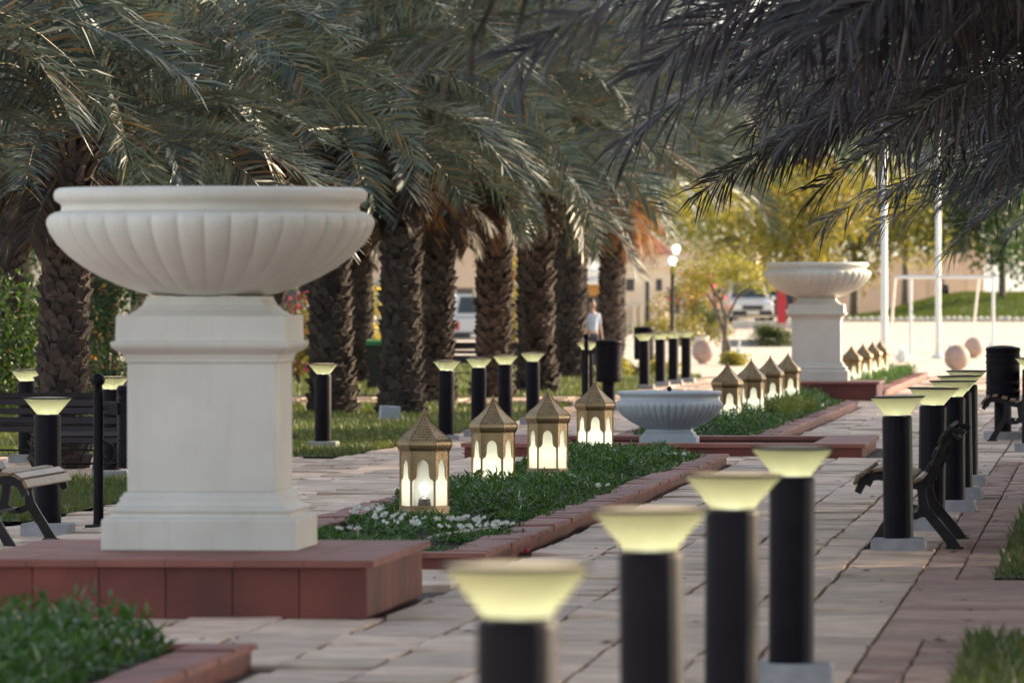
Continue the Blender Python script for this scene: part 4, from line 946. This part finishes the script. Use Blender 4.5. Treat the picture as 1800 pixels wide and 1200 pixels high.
# kiosk, orange light tinted into its walls
q = DG(1030, 305); e = empty('kiosk', q, R(10), 'kiosk with sun-tinted orange walls and a white awning seen between palm trunks behind the man', 'kiosk')
mb = MB(); mb.box(-1.0, 1.0, 0, 1.8, -.2, 2.4); mb.build('wall', M['orangewall'], e, bevel=.01)
mb = MB(); mb.loft([[(-1.15, -.6, 2.45), (1.15, -.6, 2.45), (1.15, -.6, 2.52), (-1.15, -.6, 2.52)], [(-1.15, 2.0, 2.95), (1.15, 2.0, 2.95), (1.15, 2.0, 3.05), (-1.15, 2.0, 3.05)]]); mb.build('awning', M['whitestone'], e)
mb = MB(); mb.box(-.6, .6, -.012, .05, 1.0, 1.9); mb.build('window', M['window'], e)
# pale house wall far left behind the palms
def facade(px0, px1, Y, h, label, m, win):
    a = DG(px0, Y); b = DG(px1, Y); e = empty('house', ((a.x+b.x)/2, Y, 0), 0, label, 'house'); w = (b.x-a.x)/2
    mb = MB(); mb.box(-w, w, 0, 6, -.3, h); mb.build('wall', m, e)
    mb = MB(); mb.box(-w-.25, w+.25, -.3, 6.25, h+.003, h+.22); mb.box(-w, w, .15, 6, h+.222, h+.7); mb.build('parapet', M['cream'], e, bevel=.02)
    for k in range(win):
        x = -w+2*w*(k+.5)/win; mb = MB(); mb.box(x-.4, x+.4, -.015, .06, 1.0, 2.3); f = mb.build('window', M['window'], e)
        mb = MB(); mb.box(x-.5, x+.5, -.09, .03, .9, .997); mb.build('sill', M['cream'], f)
facade(-150, 420, 262, 4.2, 'pale house behind the palms at left', M['cream'], 5)
facade(470, 1010, 345, 5.0, 'long tan house behind the parked white car', M['tan'], 7)
facade(1160, 1330, 372, 4.2, 'pale house behind the white front facing car', M['cream'], 4)
# white post and dark pole by the yellow climber
p = DG(671, 190); mb = MB(); mb.sqloft([(.20, -.1), (.20, .2), (.15, .22), (.15, 2.05), (.2, 2.1), (.2, 2.2), (.05, 2.35)]); one('gate_pier', mb, M['cream'], p, 'slim white gate pier between palm trunks', 'pier', bevel=.01)
p = DG(645, 178); mb = MB(); mb.lathe([(.07, -.1), (.06, .1), (.045, .15), (.045, 2.2), (.06, 2.22), (.02, 2.3)], 12); one('metal_post', mb, M['iron'], p, 'thin black post beside the yellow climber', 'post', smooth=True)
# garbage bin with green lid
p = DG(668, 140); e = empty('wheeled_bin', p, .1, 'black wheeled bin with a green lid left of the thick palm trunk', 'bin')
mb = MB(); mb.loft([[(-.19, -.2, .05), (.19, -.2, .05), (.19, .2, .05), (-.19, .2, .05)], [(-.26, -.28, .85), (.26, -.28, .85), (.26, .28, .85), (-.26, .28, .85)], [(-.28, -.3, .855), (.28, -.3, .855), (.28, .3, .855), (-.28, .3, .855)], [(-.28, -.3, .89), (.28, -.3, .89), (.28, .3, .89), (-.28, .3, .89)]]); mb.build('body', M['trim'], e)
mb = MB(); mb.loft([[(-.28, -.31, .892), (.28, -.31, .892), (.28, .31, .892), (-.28, .31, .892)], [(-.25, -.26, .97), (.25, -.26, .97), (.25, .31, 1.0), (-.25, .31, 1.0)]]); mb.build('lid', M['greenlid'], e)
for x in (-.22, .22): mb = MB(); mb.lathe([(.1, -.03), (.1, .03)], 14); o = mb.build('wheel', M['tyre'], e); o.rotation_euler = (0, PI/2, 0); o.location = (x, .24, .1)
# grey box at the palm foot
p = G(684, 741); e = empty('utility_box', p, .25, 'pale grey metal box standing on the lawn at the foot of the thick palm', 'box'); e.rotation_euler.y = .05
mb = MB(); mb.box(-.15, .15, -.12, .12, -.03, .25, .01); mb.build('housing', M['elbox'], e, bevel=.006)
mb = MB(); mb.box(-.135, .135, -.126, -.121, .02, .23); mb.build('door', M['elbox'], e)
# hose, fallen fruit
mb = MB(); mb.tube([(0, 0, .02), (.05, .25, .03), (.03, .6, .02), (.15, 1.1, .03), (.14, 1.6, .02), (.3, 2.3, .02)], .016, 8)
p = D(755, 950, 12800/((950-525)/1.7)); one('garden_hose', mb, M['hose'], (p.x, p.y, .075), 'short pale hose lying on the bed soil near the white flowers', 'hose', smooth=True)
p = G(926, 972); mb = MB(); mb.ball((0, 0, .02), .024, 12, 8); mb.tube([(0, 0, .04), (.01, 0, .055)], .003, 5); one('fallen_bud', mb, M['pink'], p, 'small pink fallen bud on the paving beside the bed border', 'bud', smooth=True)
# dry leaf litter
n = 500; X = rng.uniform(-9.2, -.8, n); Y = rng.uniform(36, 120, n); k = np.array([not infeat(x, y) for x, y in zip(X, Y)]); X, Y = X[k], Y[k]; n = len(X)
P = np.stack([X, Y, gz(X, Y)+.012], 1); V, F = leaves(P, np.concatenate([rng.normal(size=(n, 2)), .15*rng.random((n, 1))], 1), .05+.05*rng.random(n), .022, np.array([[0, 0, 1.]])+rng.normal(size=(n, 3))*.3)
tag(soup('leaf_litter', V, [F], M['dry']), 'scattered small dry leaves on the paving', 'leaves', kind='stuff')

# ------------------------------------------------------------------ vehicles (front faces local -Y)
def car(loc, rz, label, paint, suv=True, L=4.7, W=1.9, Hh=1.8):
    e = empty('parked_car', loc, rz, label, 'car', 'parked cars')
    hb = Hh*.58; y0, y1 = -L/2, L/2; mb = MB()
    def ring(y, w, zb, zt): return [(-w*.92, y, zb), (-w, y, zb+.12), (-w, y, zt-.14), (-w*.93, y, zt), (w*.93, y, zt), (w, y, zt-.14), (w, y, zb+.12), (w*.92, y, zb)]
    w = W/2
    mb.loft([ring(y0, w*.80, .42, hb*.80), ring(y0+.10, w*.93, .30, hb*.90), ring(y0+.5, w, .27, hb*.96), ring(y0+1.3, w, .27, hb), ring(y1-.9, w, .27, hb), ring(y1-.12, w*.97, .30, hb), ring(y1, w*.88, .42, hb*.93)])
    mb.build('body', paint, e, bevel=.03)
    mb = MB(); a, b = y0+1.25, y1-(.10 if suv else .55)
    def top(y, w, z): return [(-w, y, z), (w, y, z)]
    q = [(-w*.93, a, hb+.002), (w*.93, a, hb+.002), (w*.93, b, hb+.002), (-w*.93, b, hb+.002), (-w*.74, a+.75, Hh), (w*.74, a+.75, Hh), (w*.74, b-(.22 if suv else .7), Hh), (-w*.74, b-(.22 if suv else .7), Hh)]
    mb.add(q, [(3, 2, 1, 0), (4, 5, 6, 7), (0, 1, 5, 4), (1, 2, 6, 5), (2, 3, 7, 6), (3, 0, 4, 7)]); mb.build('cabin', paint, e, bevel=.05)
    Q = [Vector(v) for v in q]
    def pane(nm, A, B, Cc, Dd, ins=(.08, .92, .1, .86)):
        n = (B-A).cross(Dd-A).normalized(); mb = MB()
        def P(u, v): return (A.lerp(B, u)).lerp(Dd.lerp(Cc, u), v)
        pts = [P(ins[0], ins[2]), P(ins[1], ins[2]), P(ins[1]-.02, ins[3]), P(ins[0]+.02, ins[3])]
        ctr = sum(Q, Vector())/8
        if n.dot(A-ctr) < 0: n = -n
        mb.add([p+n*.012 for p in pts]+[p-n*.02 for p in pts], [(0, 1, 2, 3), (4, 7, 6, 5), (0, 4, 5, 1), (1, 5, 6, 2), (2, 6, 7, 3), (3, 7, 4, 0)]); mb.build(nm, M['glass'], e)
    pane('windscreen', Q[0], Q[1], Q[5], Q[4]); pane('rear_window', Q[2], Q[3], Q[7], Q[6], (.08, .92, .16, .88))
    pane('side_window', Q[3], Q[0], Q[4], Q[7]); pane('side_window', Q[1], Q[2], Q[6], Q[5])
    for x in (-1, 1):
        mb = MB(); mb.box(x*w*.72-.2, x*w*.72+.2, y0-.012, y0+.15, hb*.62, hb*.78); mb.build('headlight', M['headl'], e, bevel=.02)
        mb = MB(); mb.box(x*w*.80-.11, x*w*.80+.11, y1-.12, y1+.012, hb*.58, hb*.86); mb.build('taillight', M['taill'], e, bevel=.02)
        mb = MB(); mb.box(x*(w+.10)-.09, x*(w+.10)+.09, y0+1.42, y0+1.55, hb-.02, hb+.15); mb.build('mirror', paint, e, bevel=.03)
    mb = MB(); mb.box(-w*.46, w*.46, y0-.014, y0+.1, hb*.58, hb*.76); mb.build('grille', M['trim'], e, bevel=.01)
    mb = MB(); mb.box(-w*.9, w*.9, y0-.06, y0+.25, .34, .55); mb.build('bumper', M['trim'] if suv else paint, e, bevel=.04)
    mb = MB(); mb.box(-w*.9, w*.9, y1-.2, y1+.07, .36, .58); mb.build('bumper', M['trim'], e, bevel=.04)
    for y in (y0-.066, y1+.076):
        mb = MB(); mb.box(-.26, .26, min(y, y+.01), max(y, y+.01), .40, .52); mb.build('number_plate', M['whitestone'], e)
    for x in (-1, 1):
        for y in (y0+.85, y1-.85):
            wl = bpy.data.objects.new('wheel', None); C.objects.link(wl); wl.parent = e; wl.location = (x*(w-.1), y, .35); wl.rotation_euler = (0, PI/2, 0)
            mb = MB(); mb.lathe([(.22, -.11), (.33, -.11), (.36, -.07), (.36, .07), (.33, .11), (.22, .11)], 24); mb.build('tyre', M['tyre'], wl, auto=40)
            mb = MB(); mb.lathe([(.05, -.125), (.2, -.115), (.215, -.112), (.215, .112), (.2, .115), (.05, .125)], 20); mb.build('rim', M['rim'], wl, auto=40)
    return e
p = DG(1306, 303); car((p.x, p.y+2.3, p.z), R(10), 'white front facing car parked left of the red sign', M['carwhite'], Hh=1.75)
p = DG(1364, 312); car((p.x, p.y+2.5, p.z), R(8), 'dark maroon car half hidden behind the red sign', M['carred'], False, 4.5, 1.75, 1.42)
p = DG(1402, 318); car((p.x, p.y+2.5, p.z), R(8), 'blue car mostly hidden behind the distant pedestal', M['carblue'], False, 4.5, 1.75, 1.45)
p = DG(815, 262); car((p.x, p.y+2.3, p.z), R(192), 'white car seen from behind between two palm trunks', M['carwhite'], L=4.8, W=1.9, Hh=1.95)

# ------------------------------------------------------------------ people
def skinmesh(name, chains, m, parent, sub=2, root=0):
    """chains: list of lists of (x,y,z,r); a chain whose first point equals an existing joint shares it"""
    vs = []; rs = []; es = []; key = {}
    for ch in chains:
        prev = None
        for (x, y, z, r) in ch:
            k = (round(x, 4), round(y, 4), round(z, 4))
            if k not in key: key[k] = len(vs); vs.append((x, y, z)); rs.append(r)
            i = key[k]
            if prev is not None and prev != i: es.append((prev, i))
            prev = i
    me = bpy.data.meshes.new(name); me.from_pydata(vs, es, []); me.materials.append(m)
    o = bpy.data.objects.new(name, me); C.objects.link(o); o.parent = parent
    md = o.modifiers.new('skin', 'SKIN'); md.use_smooth_shade = True
    for i, sv in enumerate(me.skin_vertices[0].data):
        r = rs[i]; sv.radius = r if isinstance(r, tuple) else (r, r); sv.use_root = (i == root)
    sb = o.modifiers.new('sub', 'SUBSURF'); sb.levels = sub; sb.render_levels = sub
    return o
def hand(wx, wy, wz, s, d=(0, 0, -1)):
    out = []; palm = (wx, wy, wz-.055, (.036, .018))
    for i, (dx, L) in enumerate(((-.027, .062), (-.009, .072), (.009, .068), (.027, .052))):
        bx = wx+dx*.3; by = wy+dx*.95
        out.append([palm, (bx, by, wz-.10, .010), (bx-.006*s, by, wz-.10-L*.55, .0085), (bx-.020*s, by, wz-.10-L, .007)])
    out.append([palm, (wx, wy-.042, wz-.075, .0105), (wx-.004*s, wy-.052, wz-.11, .0085)])
    return palm, out
def man(loc, rz, label):
    e = empty('person', loc, rz, label, 'person')     # faces local -Y
    pel = (0, .0, .93, (.15, .10)); ch = (0, .01, 1.28, (.16, .105)); nk = (0, .01, 1.46, .058)
    hd = [(0, 0, 1.54, .06), (0, -.012, 1.60, (.075, .09)), (0, -.005, 1.67, (.078, .095)), (0, .005, 1.725, (.055, .07))]
    ch_ = [[pel, (0, 0, 1.08, (.135, .095)), ch, (0, .01, 1.39, (.12, .08)), nk]+hd]
    for s in (-1, 1):
        hip = (s*.09, 0, .88, .085)
        ch_.append([pel, hip, (s*.10, -.01, .50, .056), (s*.105, .01, .30, .052), (s*.105, .02, .09, .038), (s*.11, -.02, .045, .04), (s*.125, -.16, .03, .03)])
        wr = (s*.265, -.03, .86, .026); pm, fg = hand(s*.268, -.035, .85, s)
        ch_.append([(0, .01, 1.39, (.12, .08)), (s*.17, .01, 1.38, .058), (s*.225, .015, 1.12, .042), wr, pm]); ch_ += fg
    skinmesh('body', ch_, M['skin'], e)
    for s in (-1, 1):
        mb = MB(); mb.ball((s*.03, -.094, 1.645), .012, 8, 6); mb.build('eye', M['hair'], e)
        mb = MB(); mb.ball((s*.082, .0, 1.635), .024, 8, 6, 0, 1.4); mb.build('ear', M['skin'], e, smooth=True)
    mb = MB(); mb.loft([[(-.012, -.095, 1.65), (.012, -.095, 1.65), (.008, -.08, 1.655), (-.008, -.08, 1.655)], [(-.018, -.116, 1.60), (.018, -.116, 1.60), (.016, -.085, 1.598), (-.016, -.085, 1.598)]]); mb.build('nose', M['skin'], e, smooth=True)
    mb = MB(); mb.box(-.026, .026, -.102, -.09, 1.565, 1.575); mb.build('mouth', M['taill'], e)
    sh = [[(0, 0, .90, (.172, .122)), (0, 0, 1.08, (.158, .115)), (0, .01, 1.28, (.18, .125)), (0, .01, 1.39, (.14, .10)), (0, .01, 1.44, .07)]]
    for s in (-1, 1): sh.append([(0, .01, 1.39, (.14, .10)), (s*.175, .01, 1.375, .075), (s*.21, .015, 1.2, .062), (s*.223, .015, 1.12, .058)])
    skinmesh('shirt', sh, M['shirt'], e)
    tr = [[(0, 0, .96, (.16, .112)), (0, 0, .90, (.165, .115))]]
    for s in (-1, 1): tr.append([(0, 0, .90, (.165, .115)), (s*.095, 0, .82, .098), (s*.102, -.008, .50, .076), (s*.105, .015, .22, .066), (s*.107, .015, .09, .064)])
    skinmesh('trousers', tr, M['navy'], e)
    for s in (-1, 1): skinmesh('shoe', [[(s*.106, .03, .05, .045), (s*.115, -.08, .045, .045), (s*.125, -.18, .035, .035)]], M['hair'], e)
    skinmesh('hair', [[(0, .055, 1.62, (.07, .05)), (0, .05, 1.69, (.085, .07)), (0, .01, 1.745, (.075, .085)), (0, -.045, 1.745, (.06, .04))]], M['hair'], e)
    return e
p = DG(1041, 181); man(p, R(35), 'man in a pale blue shirt and dark trousers standing between palm trunks')
def sitter(loc, rz, label):
    e = empty('person', loc, rz, label, 'person')
    pel = (0, 0, .12, (.15, .12)); chain = [[pel, (0, -.03, .30, (.14, .10)), (0, -.06, .48, (.17, .11)), (0, -.07, .60, (.12, .085)), (0, -.085, .66, .056), (0, -.10, .73, .06), (0, -.115, .79, (.075, .088)), (0, -.11, .86, (.078, .092)), (0, -.10, .915, (.055, .065))]]
    for s in (-1, 1):
        chain.append([pel, (s*.09, -.03, .11, .085), (s*.14, -.38, .42, .06), (s*.13, -.45, .25, .052), (s*.12, -.52, .06, .04), (s*.13, -.64, .035, .032)])
        pm, fg = hand(s*.13, -.40, .50, s); chain.append([(0, -.07, .60, (.12, .085)), (s*.18, -.08, .58, .056), (s*.24, -.20, .40, .042), (s*.13, -.395, .505, .027), pm]); chain += fg
    skinmesh('body', chain, M['skin'], e)
    g = [[(0, 0, .10, (.17, .14)), (0, -.03, .30, (.165, .125)), (0, -.06, .48, (.19, .13)), (0, -.07, .60, (.135, .10))]]
    for s in (-1, 1): g.append([(0, -.07, .60, (.135, .10)), (s*.185, -.085, .575, .075), (s*.24, -.20, .41, .06), (s*.16, -.35, .48, .05)])
    skinmesh('jacket', g, M['navy'], e)
    g = [[(0, 0, .11, (.165, .13)), (0, -.02, .14, (.16, .12))]]
    for s in (-1, 1): g.append([(0, 0, .11, (.165, .13)), (s*.095, -.04, .12, .10), (s*.14, -.375, .41, .078), (s*.13, -.45, .24, .068), (s*.122, -.515, .09, .06)])
    skinmesh('trousers', g, M['hair'], e)
    skinmesh('hair', [[(0, -.05, .80, (.07, .05)), (0, -.06, .89, (.085, .07)), (0, -.10, .935, (.075, .08))]], M['hair'], e)
    return e
p = D(1656, 540, 338); sitter((p.x, 338, float(mz(np.array(p.x), np.array(338.)))), R(25), 'person in dark clothes sitting on the green mound behind a white pole')

# ------------------------------------------------------------------ camera, light, world
cam = bpy.data.cameras.new('camera'); co = bpy.data.objects.new('camera', cam); C.objects.link(co); sc.camera = co
cam.sensor_width = 36; cam.lens = FPX*36/1800; cam.clip_start = .5; cam.clip_end = 6000
co.location = EYEP; co.rotation_euler = Matrix((Rv, Uv, -Fv)).transposed().to_euler()
cam.dof.use_dof = True; cam.dof.focus_distance = 66; cam.dof.aperture_fstop = (cam.lens/1000)/.047; cam.dof.aperture_blades = 0
SAZ, SEL = R(52), R(19)
sd = Vector((math.sin(SAZ)*math.cos(SEL), math.cos(SAZ)*math.cos(SEL), math.sin(SEL)))
sl = bpy.data.lights.new('sun', 'SUN'); sl.energy = 5.0; sl.angle = R(.55); sl.color = (1, .78, .50)
so = bpy.data.objects.new('sun', sl); C.objects.link(so); so.rotation_euler = (-sd).to_track_quat('-Z', 'Y').to_euler(); so.location = sd*100
w = bpy.data.worlds.new('World'); sc.world = w; w.use_nodes = True
nt = w.node_tree; sk = nt.nodes.new('ShaderNodeTexSky'); sk.sky_type = 'NISHITA'; sk.sun_disc = False; sk.sun_elevation = SEL; sk.sun_rotation = SAZ
sk.air_density = 1.0; sk.dust_density = 1.2; sk.ozone_density = 1.2
bg = nt.nodes['Background']; bg.inputs['Strength'].default_value = .13; hs = nt.nodes.new('ShaderNodeHueSaturation'); hs.inputs['Saturation'].default_value = .45; nt.links.new(sk.outputs[0], hs.inputs['Color']); nt.links.new(hs.outputs[0], bg.inputs['Color'])
vs = sc.view_settings; vs.view_transform = 'Standard'; vs.look = 'None'; vs.gamma = 1; vs.exposure = 1.3
sc.cycles.use_denoising = True
sc.cycles.max_bounces = 8; sc.cycles.transparent_max_bounces = 8; sc.cycles.sample_clamp_indirect = 6
